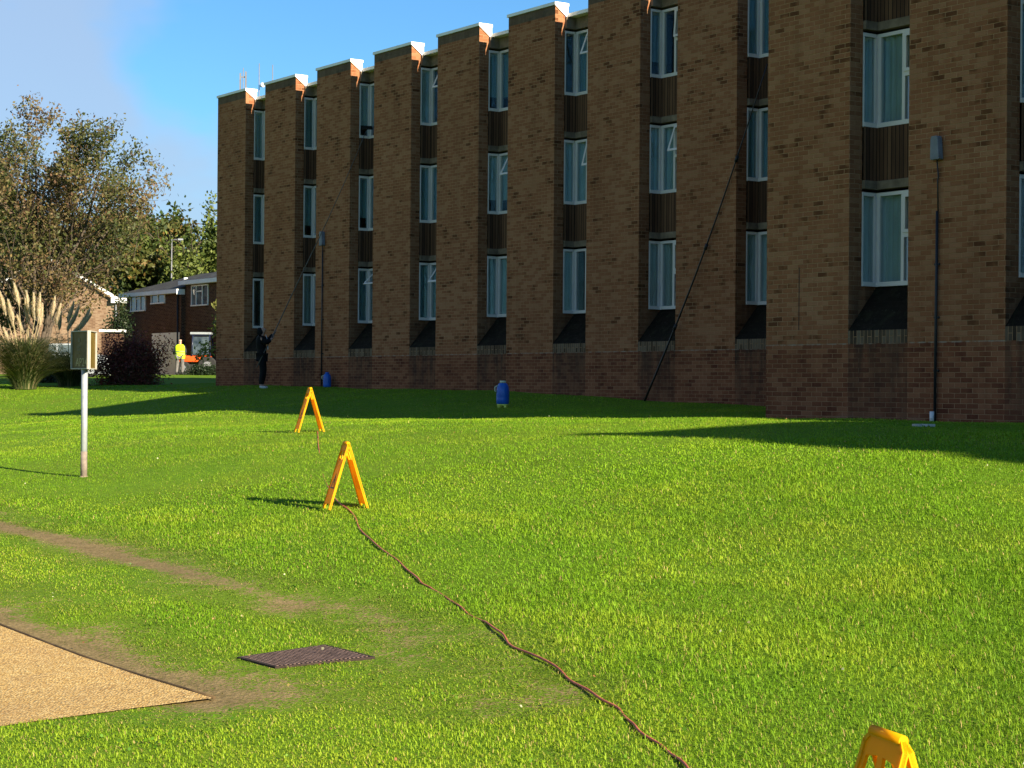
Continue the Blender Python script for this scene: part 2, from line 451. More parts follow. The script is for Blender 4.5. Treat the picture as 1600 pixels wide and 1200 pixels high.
def tiles(name, c0, c1):
    m = NT(name); uv = m.n('ShaderNodeUVMap').outputs[0]
    br = m.n('ShaderNodeTexBrick'); m.l(uv, br.inputs['Vector']); br.inputs['Scale'].default_value = 1
    br.inputs['Brick Width'].default_value = .30; br.inputs['Row Height'].default_value = .33; br.inputs['Mortar Size'].default_value = .025
    br.inputs['Color1'].default_value = (*c0, 1); br.inputs['Color2'].default_value = (*c1, 1); br.inputs['Mortar'].default_value = (.014, .014, .014, 1)
    n1 = m.noise(uv, 1.2, 5)
    mp_ = m.n('ShaderNodeMapping'); mp_.inputs['Scale'].default_value = (.6, 3.0, 1); m.l(uv, mp_.inputs[0])
    n2 = m.noise(mp_.outputs[0], 2, 3)
    c = m.mix(m.map(n1, .5, .7, 0, .7), br.outputs['Color'], (.075, .08, .055))
    c = m.mix(m.map(n2, .55, .7, 0, .7), c, (.10, .10, .085))
    return m.done(m.bsdf(c, .85, .3, br.outputs['Fac'], -.6, .03))
M['roof_tile'] = tiles('grey_roof_tiles', (.032, .032, .035), (.052, .052, .052))

def leafmat(name, transl=.35, rough=.55):
    m = NT(name); a = m.n('ShaderNodeAttribute', attribute_name='Col').outputs['Color']
    d = m.n('ShaderNodeBsdfPrincipled'); m.l(a, d.inputs['Base Color']); d.inputs['Roughness'].default_value = rough; d.inputs['Specular IOR Level'].default_value = .3
    t = m.n('ShaderNodeBsdfTranslucent')
    m.l(m.mix(1.0, a, (1.15, 1.1, .7), 'MULTIPLY'), t.inputs['Color'])
    mx = m.n('ShaderNodeMixShader'); mx.inputs[0].default_value = transl; m.l(d.outputs[0], mx.inputs[1]); m.l(t.outputs[0], mx.inputs[2])
    return m.done(mx.outputs[0])
M['leaf'] = leafmat('leaves')
M['blade'] = leafmat('grass_blades', .32, .65)
M['plume'] = leafmat('feathery_plume', .45, .9)

# ---------------------------------------------------------------- worn ground (real bare soil)
def seg_d(px, py, pts):
    best = np.full(len(px), 1e9)
    for (ax, ay), (bx, by) in zip(pts[:-1], pts[1:]):
        dx, dy = bx - ax, by - ay; L2 = dx * dx + dy * dy
        t = np.clip(((px - ax) * dx + (py - ay) * dy) / L2, 0, 1)
        best = np.minimum(best, np.hypot(px - ax - t * dx, py - ay - t * dy))
    return best
def g2(x, y):
    p = gpt(x, y); return (p.x, p.y)
TRACK = [g2(-260, 760), g2(-60, 806), g2(0, 822), g2(130, 852), g2(280, 893), g2(400, 925), g2(500, 950)]
TRACK2 = [g2(400, 925), g2(500, 950), g2(620, 985), g2(720, 1030), g2(800, 1090)]
PC = gpt(335, 1093); PL1 = gpt(0, 980); PL2 = gpt(0, 1138)
d1 = (PL1 - PC); d2 = (PL2 - PC)
PATH_EDGE = [(PC.x, PC.y), (PC.x + d1.x * 4.0, PC.y + d1.y * 4.0)]
_rg = np.random.RandomState(5)
_ph = _rg.rand(24) * 6.28; _fr = _rg.rand(24, 2) * 2 - 1
def fbm(x, y, s):
    o = np.zeros(len(x)); a = 1.0; k = 0
    for lev in range(4):
        for j in range(6):
            fx, fy = _fr[(k) % 24]; nrm = math.hypot(fx, fy) + .3
            o += a * np.sin((x * fx + y * fy) / nrm * s * 2 ** lev * 1.6 + _ph[k % 24] + lev) / 6
            k += 1
        a *= .6
    return o
def worn(x, y):
    n = fbm(x, y, 3.0); n2 = fbm(x + 7, y - 3, 1.1); n3 = fbm(x - 4, y + 9, 9.0)
    w = np.clip(1.15 - seg_d(x, y, TRACK) / (.24 + .08 * n), 0, 1) * np.clip((-.6 - x) / 2.2, .5, 1)
    w = np.maximum(w, np.clip(.55 - seg_d(x, y, TRACK) / (1.3 + .4 * n2), 0, .5) * (1 + n))
    t2 = seg_d(x, y, TRACK2)
    w = np.maximum(w, np.clip(.56 - t2 / (1.15 + .5 * n2), 0, .42) * (1 + n * 1.0))
    e = seg_d(x, y, PATH_EDGE)
    w = np.maximum(w, np.clip(1.05 - e / (.55 + .18 * n), 0, 1)); w = np.maximum(w, np.clip(.56 - e / (1.7 + .5 * n2), 0, .46) * (1 + n))
    D = .819 * x + .574 * y
    w = np.maximum(w, np.clip((n3 + n * .6 - .9) * .9, 0, .4) * np.clip((7.5 - D) / 3, 0, 1))
    w = np.maximum(w, np.clip((n3 - .95) * 1.2, 0, .3))
    return np.clip(w, 0, 1)

# ---------------------------------------------------------------- ground sheet
def axis(parts):
    a = []
    for lo, hi, st in parts: a += list(np.arange(lo, hi, st))
    return np.array(a + [parts[-1][1]])
gx = axis([(-700, -60, 40), (-60, -24, 4), (-24, -7, 1.0), (-7, 6, .14), (6, 14, .5), (14, 60, 4), (60, 700, 40)])
gy = axis([(-300, -20, 40), (-20, 3, 2.0), (3, 20, .14), (20, 62, .5), (62, 130, 2), (130, 900, 55)])
XX, YY = np.meshgrid(gx, gy)
fx_, fy_ = XX.ravel(), YY.ravel()
ZZ = gz(fx_, fy_)
WW = worn(fx_, fy_)
ZZ -= WW * .012
def ndmesh(name, verts, faces_idx, nper, col=None, mat=None, smooth=False, attr=None):
    me = bpy.data.meshes.new(name)
    nv = len(verts); nf = len(faces_idx) // nper
    me.vertices.add(nv); me.vertices.foreach_set('co', np.asarray(verts, np.float32).ravel())
    me.loops.add(nf * nper); me.loops.foreach_set('vertex_index', np.asarray(faces_idx, np.int32))
    me.polygons.add(nf)
    me.polygons.foreach_set('loop_start', np.arange(0, nf * nper, nper, dtype=np.int32))
    try: me.polygons.foreach_set('loop_total', np.full(nf, nper, dtype=np.int32))
    except Exception: pass
    me.update(calc_edges=True)
    if smooth: me.polygons.foreach_set('use_smooth', np.ones(nf, bool))
    if col is not None:
        a = me.attributes.new('Col', 'FLOAT_COLOR', 'POINT')
        c4 = np.ones((nv, 4), np.float32); c4[:, :3] = col; a.data.foreach_set('color', c4.ravel())
    if attr is not None:
        a = me.attributes.new('worn', 'FLOAT', 'POINT'); a.data.foreach_set('value', np.asarray(attr, np.float32))
    if mat: me.materials.append(mat)
    me.update()
    return me
ny, nx = len(gy), len(gx)
ii = (np.arange(ny - 1)[:, None] * nx + np.arange(nx - 1)[None, :]).ravel()
fi = np.c_[ii, ii + 1, ii + 1 + nx, ii + nx].ravel()
def groundmat():
    m = NT('lawn_soil'); g = m.n('ShaderNodeNewGeometry').outputs['Position']
    w = m.n('ShaderNodeAttribute', attribute_name='worn').outputs['Fac']
    n1 = m.noise(g, 6, 5); n2 = m.noise(g, .5, 3); n3 = m.noise(g, 40, 4)
    base = m.mix(m.map(n1, .3, .7), (.085, .180, .006), (.140, .250, .010))
    base = m.mix(m.map(n2, .35, .65, 0, .5), base, (.13, .18, .012))
    base = m.mix(m.map(n3, .5, .75, 0, .5), base, (.045, .060, .014))
    soil = m.ramp(m.math('ADD', m.math('MULTIPLY', n3, .6), m.math('MULTIPLY', n1, .4)), [(.3, (.10, .070, .028)), (.5, (.21, .155, .070)), (.72, (.33, .245, .115))])
    f = m.math('ADD', w, m.math('ADD', m.math('MULTIPLY', m.math('SUBTRACT', n1, .5), .8), m.math('MULTIPLY', m.math('SUBTRACT', n3, .5), 1.7)))
    c = m.mix(m.map(f, .38, .62), base, soil)
    return m.done(m.bsdf(c, .95, .1, n3, .5, .02))
gme = ndmesh('ground', np.c_[fx_, fy_, ZZ], fi, 4, mat=groundmat(), smooth=True, attr=WW)
ground = bpy.data.objects.new('ground', gme); COL.objects.link(ground); ground['kind'] = 'structure'

# ---------------------------------------------------------------- gravel path
def gravelmat():
    m = NT('resin_gravel'); g = m.n('ShaderNodeNewGeometry').outputs['Position']
    vo = m.n('ShaderNodeTexVoronoi'); vo.inputs['Scale'].default_value = 75; m.l(g, vo.inputs['Vector'])
    wv = m.n('ShaderNodeSeparateColor'); m.l(vo.outputs['Color'], wv.inputs[0])
    c = m.ramp(wv.outputs[0], [(0., (.44, .26, .075)), (.3, (.58, .37, .12)), (.6, (.67, .45, .16)), (1., (.78, .58, .26))])
    n = m.noise(g, 3, 4); n9 = m.noise(g, 18, 3)
    c = m.mix(m.map(n, .4, .7, 0, .35), c, (.36, .22, .10))
    c = m.mix(m.map(n9, .55, .75, 0, .4), c, (.30, .19, .09))
    c = m.mix(m.map(vo.outputs['Distance'], .35, .75, 0, .5), c, (.12, .065, .025))
    return m.done(m.bsdf(c, .85, .25, m.math('SUBTRACT', 1.0, vo.outputs['Distance']), .8, .008))
mb = MB()
A = Vector((PC.x, PC.y)); B = Vector(PATH_EDGE[1]); C_ = Vector((PC.x + d2.x * 6, PC.y + d2.y * 6))
nn_ = 14
for i in range(nn_):
    for j in range(nn_ - i):
        def q(a, b):
            p = A + (B - A) * (a / nn_) + (C_ - A) * (b / nn_); return (p.x, p.y, G(p.x, p.y) + .006)
        mb.face([q(i, j), q(i + 1, j), q(i, j + 1)])
        if i + j < nn_ - 1: mb.face([q(i + 1, j), q(i + 1, j + 1), q(i, j + 1)])
path = mb.build('path', gravelmat()); path['kind'] = 'structure'
for f_ in path.data.polygons: f_.use_smooth = True
if path.data.polygons[0].normal.z < 0: path.data.flip_normals()
def in_path(x, y):
    det = (B.x - A.x) * (C_.y - A.y) - (C_.x - A.x) * (B.y - A.y)
    a = ((x - A.x) * (C_.y - A.y) - (C_.x - A.x) * (y - A.y)) / det
    b = ((B.x - A.x) * (y - A.y) - (x - A.x) * (B.y - A.y)) / det
    return a, b
mb = MB(); pts = []
for i in range(40):
    p = A + (B - A) * (i / 39); pts.append((p.x, p.y, G(p.x, p.y) + .006))
mb.tube(pts, .009, n=6)
tag(mb.build('path_edging', M['edging']), 'thin dark timber edging along the upper side of the tan gravel path', 'edging')

# ---------------------------------------------------------------- brick building
TD = Vector((2034, -2900, 0)).normalized(); QD = Vector((-TD.y, TD.x, 0))    # along facade (to the right), into the building
if QD.y < 0: QD = -QD
S_, W_, QC, QF = 3.06, 1.84, .275, .60
FL = 2.475
building = thing('brick_building', (-8.93, 55.94, E), 'long dark brown brick block in three stepped wings, tall window bays, white coping', 'building')
BI = building.matrix_world.inverted()
bm_inv = Matrix.Translation((8.93, -55.94, -E))
def block_fn(ox, oy, zo):
    O = Vector((ox + 8.93, oy - 55.94, zo))
    return lambda t, q, h: O + TD * t + QD * q + Vector((0, 0, h))
def addbox(mb, Wf, t0, t1, q0, q1, h0, h1, m=0):
    P = [Wf(t, q, h) for t in (t0, t1) for q in (q0, q1) for h in (h0, h1)]
    uvs = {0: None}
    for idx, kind in (((0, 1, 3, 2), 'q'), ((4, 6, 7, 5), 'q'), ((0, 4, 5, 1), 't'), ((2, 3, 7, 6), 't2'), ((0, 2, 6, 4), 'b'), ((1, 5, 7, 3), 'b')):
        vals = [(t, q, h) for t in (t0, t1) for q in (q0, q1) for h in (h0, h1)]
        if kind == 'q': uv = [(vals[k][1] + 3, vals[k][2] + 10) for k in idx]
        elif kind in ('t', 't2'): uv = [(vals[k][0] + 3, vals[k][2] + 10) for k in idx]
        else: uv = [(vals[k][0], vals[k][1]) for k in idx]
        mb.face([P[k] for k in idx], uv, m)
TOP = 8.66
def make_block(ox, oy, zo, nb, length, depth, vis, seedo, opens, mull=.42):
    Wf = block_fn(ox, oy, zo)
    mb = MB(); cp = MB()
    hb = -3.0
    uo = seedo * 13.37
    def wall(p, uv, st=None): mb.face([Wf(*a) for a in p], uv, 0, st)
    for k in range(nb + 1):
        t0 = k * S_; t1 = min(t0 + W_, length)
        # fin: front face (split for the stain near its lower corner), returns, top
        wall([(t0, 0, hb), (t1, 0, hb), (t1, 0, TOP), (t0, 0, TOP)], [(t0 + uo, hb + 10), (t1 + uo, hb + 10), (t1 + uo, TOP + 10), (t0 + uo, TOP + 10)])
        for tt in (t0, t1):
            lo = .8
            if k == 0 and tt == t0: lo = hb
            # lower piece reaches the window plane, upper piece only the side pane
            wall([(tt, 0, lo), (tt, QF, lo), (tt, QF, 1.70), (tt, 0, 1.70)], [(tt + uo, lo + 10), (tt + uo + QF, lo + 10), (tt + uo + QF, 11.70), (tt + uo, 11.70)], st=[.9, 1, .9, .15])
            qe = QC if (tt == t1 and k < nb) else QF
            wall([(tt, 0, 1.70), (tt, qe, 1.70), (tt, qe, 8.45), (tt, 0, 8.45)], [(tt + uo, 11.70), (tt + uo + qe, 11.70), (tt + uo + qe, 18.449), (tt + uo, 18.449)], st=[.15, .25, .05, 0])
            wall([(tt, 0, 8.45), (tt, .33, 8.45), (tt, .33, TOP), (tt, 0, TOP)], [(tt + uo, 18.30), (tt + uo + .33, 18.30), (tt + uo + .33, 18.445), (tt + uo, 18.445)])
        wall([(t0, .33, 8.45), (t1, .33, 8.45), (t1, .33, TOP), (t0, .33, TOP)], [(t0, 18), (t1, 18), (t1, 18.3), (t0, 18.3)])
        # coping on the fin
        addbox(cp, Wf, t0 - .03, t1 + .035, -.035, .36, TOP, TOP + .07)
        # white flashing wedge on the return
        f = lambda u, v, w: Wf(t1 + w, u, v)
        cp.prism([(-.03, TOP + .001), (.345, TOP + .001), (.345, TOP - .27)], .003, .028, f)
        if k < nb:
            a, b = t1, (k + 1) * S_
            # flush plinth below the bay and its soldier course
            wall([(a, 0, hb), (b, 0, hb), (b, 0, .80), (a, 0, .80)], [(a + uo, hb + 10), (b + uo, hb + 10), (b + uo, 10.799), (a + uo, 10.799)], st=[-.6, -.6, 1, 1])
            addbox(cp, Wf, a + .028, b - .02, QC + .06, QF + .02, 8.42, 8.50)
            # bay coping along the front of the window plane (the part above shares the same strip)
    ext = length
    # end walls, back wall, roof
    wall([(ext, 0, hb), (ext, depth, hb), (ext, depth, 8.45), (ext, 0, 8.45)], [(0, 7), (depth, 7), (depth, 18.445), (0, 18.445)])
    wall([(0, QF, hb), (0, depth, hb), (0, depth, 8.45), (0, QF, 8.45)], [(0, 7), (depth, 7), (depth, 18.445), (0, 18.445)])
    wall([(0, depth, hb), (ext, depth, hb), (ext, depth, 8.45), (0, depth, 8.45)], [(0, 7), (ext, 7), (ext, 18.445), (0, 18.445)])
    mb.build('wall', M['brick'], building, recalc=False)
    cp.build('coping', M['cope'], building)
    rf = MB(); addbox(rf, Wf, 0.01, ext - .01, QC + .10, depth - .01, 8.43, 8.447)
    addbox(rf, Wf, -.03, .2, .33, depth, 8.45, 8.52)
    rf.build('roof', M['roofing'], building)
    fl = MB()
    for h in (1.2, 1.2 + FL, 1.2 + 2 * FL): addbox(fl, Wf, .05, ext - .05, QF + .03, depth - .05, h, h + .15)
    addbox(fl, Wf, .05, ext - .05, 3.2, 3.25, -1, 8.4)
    for k in range(nb + 1): addbox(fl, Wf, k * S_ + .05, k * S_ + .15, QF + .03, 3.2, -1, 8.4)
    fl.build('inner_wall', M['floor'], building)
    rng = random.Random(seedo * 7 + 1)
    for k in range(nb):
        a, b = k * S_ + W_, (k + 1) * S_
        # sloping cill
        sl_ = MB()
        u = [(a, 0), (b, 0), (b, .85), (a, .85)]
        sl_.face([Wf(a, -.004, 1.00), Wf(b, -.004, 1.00), Wf(b, QF, 1.69), Wf(a, QF, 1.69)], u)
        sl_.build('sloping_cill', M['algae'], building, recalc=False)
        so_ = MB()
        so_.face([Wf(a, -.004, .80), Wf(b, -.004, .80), Wf(b, -.004, 1.0), Wf(a, -.004, 1.0)], [(10.70, a), (10.70, b), (10.90, b), (10.90, a)], st=[.6, .6, 1, 1])
        so_.build('soldier_course', M['soldier'], building, recalc=False)
        if k not in vis: continue
        for fl_ in range(3):
            s = 1.70 + fl_ * FL; e = s + 1.46
            # spandrel and lintel
            top = (s + FL) if fl_ < 2 else 8.42
            sp = MB()
            lt = e + .05; lh = .13
            if fl_ < 2:
                sp.face([Wf(a, QF - .03, lt + lh), Wf(b, QF - .03, lt + lh), Wf(b, QF - .03, top), Wf(a, QF - .03, top)], [(a, 0), (b, 0), (b, top - lt - lh), (a, top - lt - lh)])
                sp.face([Wf(a + .03, QC, lt + lh), Wf(a + .03, QF - .03, lt + lh), Wf(a + .03, QF - .03, top), Wf(a + .03, QC, top)], [(QC, 0), (QF, 0), (QF, top - lt - lh), (QC, top - lt - lh)])
                sp.build('spandrel', M['ribbed'], building, recalc=False)
            li = MB()
            hh = lt + (lh if fl_ < 2 else 8.42 - lt)
            addbox(li, Wf, a - .10, a + .06, QC + .004, QF + .1, lt, hh)
            addbox(li, Wf, a + .06, b - .004, QF - .06, QF + .1, lt, hh)
            li.build('lintel', M['concrete'], building)
            # window: frame in an L round the corner post
            fr = MB(); r = .052
            addbox(fr, Wf, a - .05, a + .035, QC + .004, QF - .04, s, s + .07)          # cill of side light
            addbox(fr, Wf, a - .05, b - .004, QF - .04, QF + .05, s, s + .07)            # cill of front light
            addbox(fr, Wf, a - .05, a + .012, QC + .004, QF - .04, e - .055, e)
            addbox(fr, Wf, a - .05, b - .004, QF - .02, QF + .05, e - .055, e)
            addbox(fr, Wf, a - .04, a + .010, QC + .004, QC + .03, s + .07, e - .055)    # left stile
            addbox(fr, Wf, a - .05, a + .012, QF - .055, QF - .010, s + .07, e - .055); addbox(fr, Wf, a - .03, a + .03, QF - .006, QF + .05, s + .07, e - .055)     # corner posts
            addbox(fr, Wf, a + .034, a + .088, QF - .018, QF + .05, s + .07, e - .055)
            tm = a + mull
            addbox(fr, Wf, tm, tm + .06, QF - .018, QF + .05, s + .07, e - .055)
            addbox(fr, Wf, b - .05, b - .004, QF - .018, QF + .05, s + .07, e - .055)
            trz = s + .74
            addbox(fr, Wf, tm + .06, b - .05, QF - .018, QF + .05, trz, trz + .07)
            o = Wf(a, QF, s)
            w = fr.build('window', M['white'], building)
            pn = MB()
            addbox(pn, Wf, a - .025, a - .019, QC + .03, QF - .05, s + .07, e - .055)
            pn.build('side_pane', M['glass'], w)
            pn = MB()
            addbox(pn, Wf, a + .088, tm, QF + .012, QF + .018, s + .07, e - .055)
            pn.build('fixed_pane', M['glass'], w)
            pn = MB()
            addbox(pn, Wf, tm + .06, b - .05, QF + .012, QF + .018, s + .07, trz)
            pn.build('lower_pane', M['glass'], w)
            # top-hung sash, closed or tilted out
            ang = R(opens.get((k, fl_), 0.0))
            za, zb = trz + .07, e - .055
            def sw(t, d, h):     # d outward(-) from plane, h below hinge
                hy = h - zb
                q_ = QF + .0 + (d * math.cos(ang) + hy * math.sin(ang))
                z_ = zb + (hy * math.cos(ang) - d * math.sin(ang))
                return Wf(t, q_, z_)
            sh = MB()
            def sbox(mb_, t0, t1, d0, d1, h0, h1):
                P = [sw(t, d, h) for t in (t0, t1) for d in (d0, d1) for h in (h0, h1)]
                for idx in ((0, 1, 3, 2), (4, 6, 7, 5), (0, 4, 5, 1), (2, 3, 7, 6), (0, 2, 6, 4), (1, 5, 7, 3)): mb_.face([P[i] for i in idx])
            t0, t1 = tm + .045, b - .035
            sbox(sh, t0, t0 + .05, -.035, -.019, za, zb); sbox(sh, t1 - .05, t1, -.035, -.019, za, zb)
            sbox(sh, t0 + .05, t1 - .05, -.035, -.019, za, za + .05); sbox(sh, t0 + .05, t1 - .05, -.035, -.019, zb - .05, zb)
            sash = sh.build('sash', M['white'], w)
            # curtains with folds, behind the glass
            cur = MB()
            mode = rng.random()
            segs = []
            if mode < .8: segs = [(a - .02, b)]
            elif mode < .8: segs = [(a - .02, a + .38), (b - .5, b)]
            else: segs = [(a + .42, b)]
            if seedo == 2 and k == 0: segs = [(a - .02, b)]
            if rng.random() < .9: side = (QC + .05, QF + .05)
            else: side = None
            def drape(f, x0, x1, z0, z1):
                n = max(4, int((x1 - x0) / .022)); ph = rng.random() * 6
                prev = None
                for i in range(n + 1):
                    x = x0 + (x1 - x0) * i / n
                    d = .016 * math.sin(i * 1.15 + ph) + .007 * math.sin(i * .53 + ph * 2)
                    cur_ = (f(x, d, z0), f(x, d * .5, z1))
                    if prev: cur.face([prev[0], cur_[0], cur_[1], prev[1]], smooth=True)
                    prev = cur_
            zlow = s + .0 if rng.random() < .75 else s + .35
            for x0, x1 in segs: drape(lambda x, d, h: Wf(x, QF + .085 + d, h), x0, x1, zlow, e - .02)
            if side: drape(lambda x, d, h: Wf(a - .075 + d, x, h), side[0], side[1] + .05, zlow, e - .02)
            cur.build('curtain', M[rng.choice(['curtain', 'curtain', 'curtain', 'curtain_dark', 'curtain_dark', 'curtain_warm'])], w)

M['soldier'] = brick('soldier_brickwork', plinth=False, cols=[(0.0, (.035, .024, .016)), (.3, (.075, .052, .032)), (.65, (.12, .085, .055)), (1.0, (.17, .13, .088))])
OPB = {(2, 0): 46, (3, 2): 26, (3, 0): 36, (4, 1): 28, (5, 2): 22, (5, 1): 15, (6, 1): 20, (6, 2): 5}
make_block(-8.93, 55.94, 0.0, 9, 28.75, 12.0, set(range(9)), 1, OPB)
FX, FY = 4.12, 30.12
make_block(FX, FY, -.08, 9, 28.75, 12.0, set(range(9)), 2, {}, .53)
f3 = Vector((FX, FY, 0)) + TD * 28.75 - QD * 4.19
make_block(f3.x, f3.y, -.16, 5, 16.5, 12.0, set(range(5)), 3, {(1, 1): 20})

def onwall(blk, t, q, h):
    ox, oy, zo = blk
    v = block_fn(ox, oy, zo)(t, q, h)
    return Vector((v.x - 8.93, v.y + 55.94, v.z + E))
BB = (-8.93, 55.94, 0.0); BF = (FX, FY, -.08)
def wall_t(blk, x, y=400, q=0.0):
    """distance along the facade where the sight line of column x meets it"""
    a, b = ray(x, y)
    O = Vector((blk[0], blk[1], 0)) + QD * q
    # O.x + t*TD.x = a*(O.y + t*TD.y)
    t = (a * O.y - O.x) / (TD.x - a * TD.y)
    P = O + TD * t
    return t, E + b * P.y - E - blk[2]

# expansion joint on the front wing
t, h1 = wall_t(BF, 1249, 418); _, h0 = wall_t(BF, 1249, 516)
mb = MB(); Wf = block_fn(*BF); addbox(mb, Wf, t - .008, t + .008, -.003, .0, h0, h1)
mb.build('expansion_joint', M['joint'], building)

# wall-mounted box, cable and conduit on the front wing
def wall_unit(blk, x, ytop, ybox, ycab, yend, ywhite, label, near):
    t, hT = wall_t(blk, x, ytop); _, hB = wall_t(blk, x, ybox); _, hC = wall_t(blk, x, ycab); _, hE = wall_t(blk, x, yend)
    base = onwall(blk, t, -.05, hE)
    root = thing('wall_antenna', base, label, 'wall unit', 'grey wall boxes with black conduit')
    root.rotation_euler = (0, 0, math.atan2(TD.y, TD.x))
    H = lambda h: h - hE
    mb = MB()
    w = .085
    f = lambda u, v, ww: Vector((u, ww, v))
    mb.prism([(-w, H(hB)), (w * .95, H(hB)), (w, H(hB) + .05), (w * .72, H(hT) - .03), (w * .5, H(hT)), (-w * .75, H(hT)), (-w * .95, H(hT) - .05)], -.06, .045, f)
    o = mb.build('cover', M['steel_grey'], root)
    bv = o.modifiers.new('bevel', 'BEVEL'); bv.width = .012; bv.segments = 2
    mb = MB(); mb.tube([(0, 0, H(hB) + .02), (.015, .02, H(hB) - .25), (.0, .02, H(hB) * .6 + H(hC) * .4), (.012, .02, H(hC))], .011, 6)
    mb.build('cable', M['black_metal'], root)
    mb = MB(); mb.tube([(.0, .015, H(hC)), (-.01, .015, H(hC) * .5), (-.02, .015, .0)], .021 if near else .019, 10)
    for hh in (.25, .5, .75): mb.box((-.01, .03, H(hC) * hh), .09, .03, .03)
    mb.build('conduit', M['black_metal'], root)
    if ywhite:
        _, hw = wall_t(blk, x, ywhite); mb = MB(); mb.tube([(-.045, -.015, H(hw)), (-.045, -.015, 0)], .035, 12)
        mb.build('sleeve', M['white'], root)
    return root
wall_unit(BF, 1468, 213, 250, 330, 662, 643, 'grey box with black conduit and white foot on the nearest brick pier', True)
wall_unit(BB, 506, 362, 384, 392, 606, None, 'small grey box on a black conduit above the far blue barrel', False)
p = gpt(1443, 667)
mb = MB(); rr_ = random.Random(3)
out_ = [(.13 * math.cos(a) * (.5 + .7 * rr_.random()), .08 * math.sin(a) * (.7 + .7 * rr_.random())) for a in [i * math.pi / 7 for i in range(14)]]
mb.prism(out_, -.02, .012, lambda u, v, w: Vector((u, v, w)))
o = mb.build('stone_slab', M['slab']); o.location = (p.x, p.y, p.z + .02)
tag(o, 'flat pale stone lying in the grass beside the white conduit foot', 'stone')

# roof antennas
def roof_ant(x, y0, y1, d, kind, label):
    top = pix(x, y0, d); base = Vector((top.x, top.y, E + 8.45))
    r = thing('antenna_mast', base, label, 'antenna', 'antennas on the roof')
    h = top.z - base.z
    mb = MB(); mb.tube([(0, 0, 0), (0, 0, h)], .014, 8); mb.build('mast', M['steel_grey'], r)
    if kind == 'panel':
        for dx, z in ((-.09, h - .45), (.09, h - .4), (-.09, h - 1.15), (.08, h - 1.15)):
            mb = MB(); mb.box((dx, -.03, z), .05, .05, .55); mb.build('panel', M['steel_grey'], r)
        mb = MB(); mb.box((0, 0, h - .3), .22, .03, .04); mb.box((0, 0, h - 1.1), .22, .03, .04); mb.build('bracket', M['steel_grey'], r)
    if kind == 'dish':
        mb = MB(); mb.tube([(.05, -.02, h - .75), (.11, -.10, h - .72), (.14, -.13, h - .71)], [.02, .07, .085], 14); mb.build('dish', M['galv'], r)
        for dx, z in ((.07, h - 1.15), (.1, h - 1.45)):
            mb = MB(); mb.box((dx, 0, z), .07, .05, .2); mb.build('panel', M['galv'], r)
roof_ant(380, 106, 136, 61, 'panel', 'roof mast with paired panel antennas, leftmost above the corner pier')
roof_ant(405, 99, 148, 60, 'dish', 'tall thin roof mast with a small round dish')
roof_ant(426, 101, 126, 60, 'whip', 'plain whip aerial, rightmost of the roof masts')

# ---------------------------------------------------------------- yellow folding signs
def make_aframe(px, py, label, rz, first=[None]):
    z = G(px, py)
    r = thing('folding_floor_sign', (px, py, z), label, 'floor sign', 'yellow folding floor signs on the lawn', rz)
    hgt, half, wd = .62, .185, .145       # local: x across the legs, y along the ridge
    Ls = math.hypot(hgt, half)
    outer = [(-wd, 0), (-wd + .045, 0), (-wd + .055, .05), (wd - .055, .05), (wd - .045, 0), (wd, 0), (wd - .012, .25), (wd - .022, Ls - .03), (wd - .05, Ls), (-wd + .05, Ls), (-wd + .022, Ls - .03), (-wd + .012, .25)]
    holes = [[(-.085, Ls - .075), (-.012, Ls - .065), (-.035, Ls - .165), (-.075, Ls - .150), (-.092, Ls - .11)],
             [(.088, Ls - .075), (.02, Ls - .065), (.002, Ls - .16), (.06, Ls - .165), (.092, Ls - .12)]]
    for s in (-1, 1):
        n = Vector((s * hgt / Ls, 0, half / Ls)); upv = Vector((-s * half / Ls, 0, hgt / Ls)); b0 = Vector((s * half, 0, 0))
        f = lambda u, v, w: b0 + upv * v + Vector((0, u, 0)) + n * w
        mb = MB(); mb.prism(outer, -.006, .006, f, holes=holes)
        # raised rim
        k = [(-wd, 0), (-wd + .012, .25), (-wd + .022, Ls - .03), (-wd + .05, Ls), (wd - .05, Ls), (wd - .022, Ls - .03), (wd - .012, .25), (wd, 0)]
        for i in range(len(k) - 1):
            (u0, v0), (u1, v1) = k[i], k[i + 1]
            dx, dy = u1 - u0, v1 - v0; ln = math.hypot(dx, dy); nx_, ny_ = -dy / ln * .016, dx / ln * .016
            sgn = -1
            mb.prism([(u0, v0), (u1, v1), (u1 + sgn * nx_, v1 + sgn * ny_), (u0 + sgn * nx_, v0 + sgn * ny_)], -.011, .011, f)
        pnl = mb.build('panel', M['yellow'], r)
        pr = MB(); w0, w1 = .0065, .008
        tri = [(-.085, .20), (.085, .20), (0, .35)]
        pr.prism(tri, w0, w1, f, holes=[[(-.055, .215), (.055, .215), (0, .318)]])
        pr.prism([(-.007, .25), (.007, .25), (.009, .292), (-.009, .292)], w0, w1, f)
        pr.prism([(-.007, .228), (.007, .228), (.007, .241), (-.007, .241)], w0, w1, f)
        pr.build('warning_triangle', M['print'], pnl)
    mb = MB(); mb.tube([(0, -wd + .05, hgt + .002), (0, wd - .05, hgt + .002)], .017, 10)
    mb.build('hinge', M['yellow'], r)
    return r
RZ = math.atan2(.3, .95) 
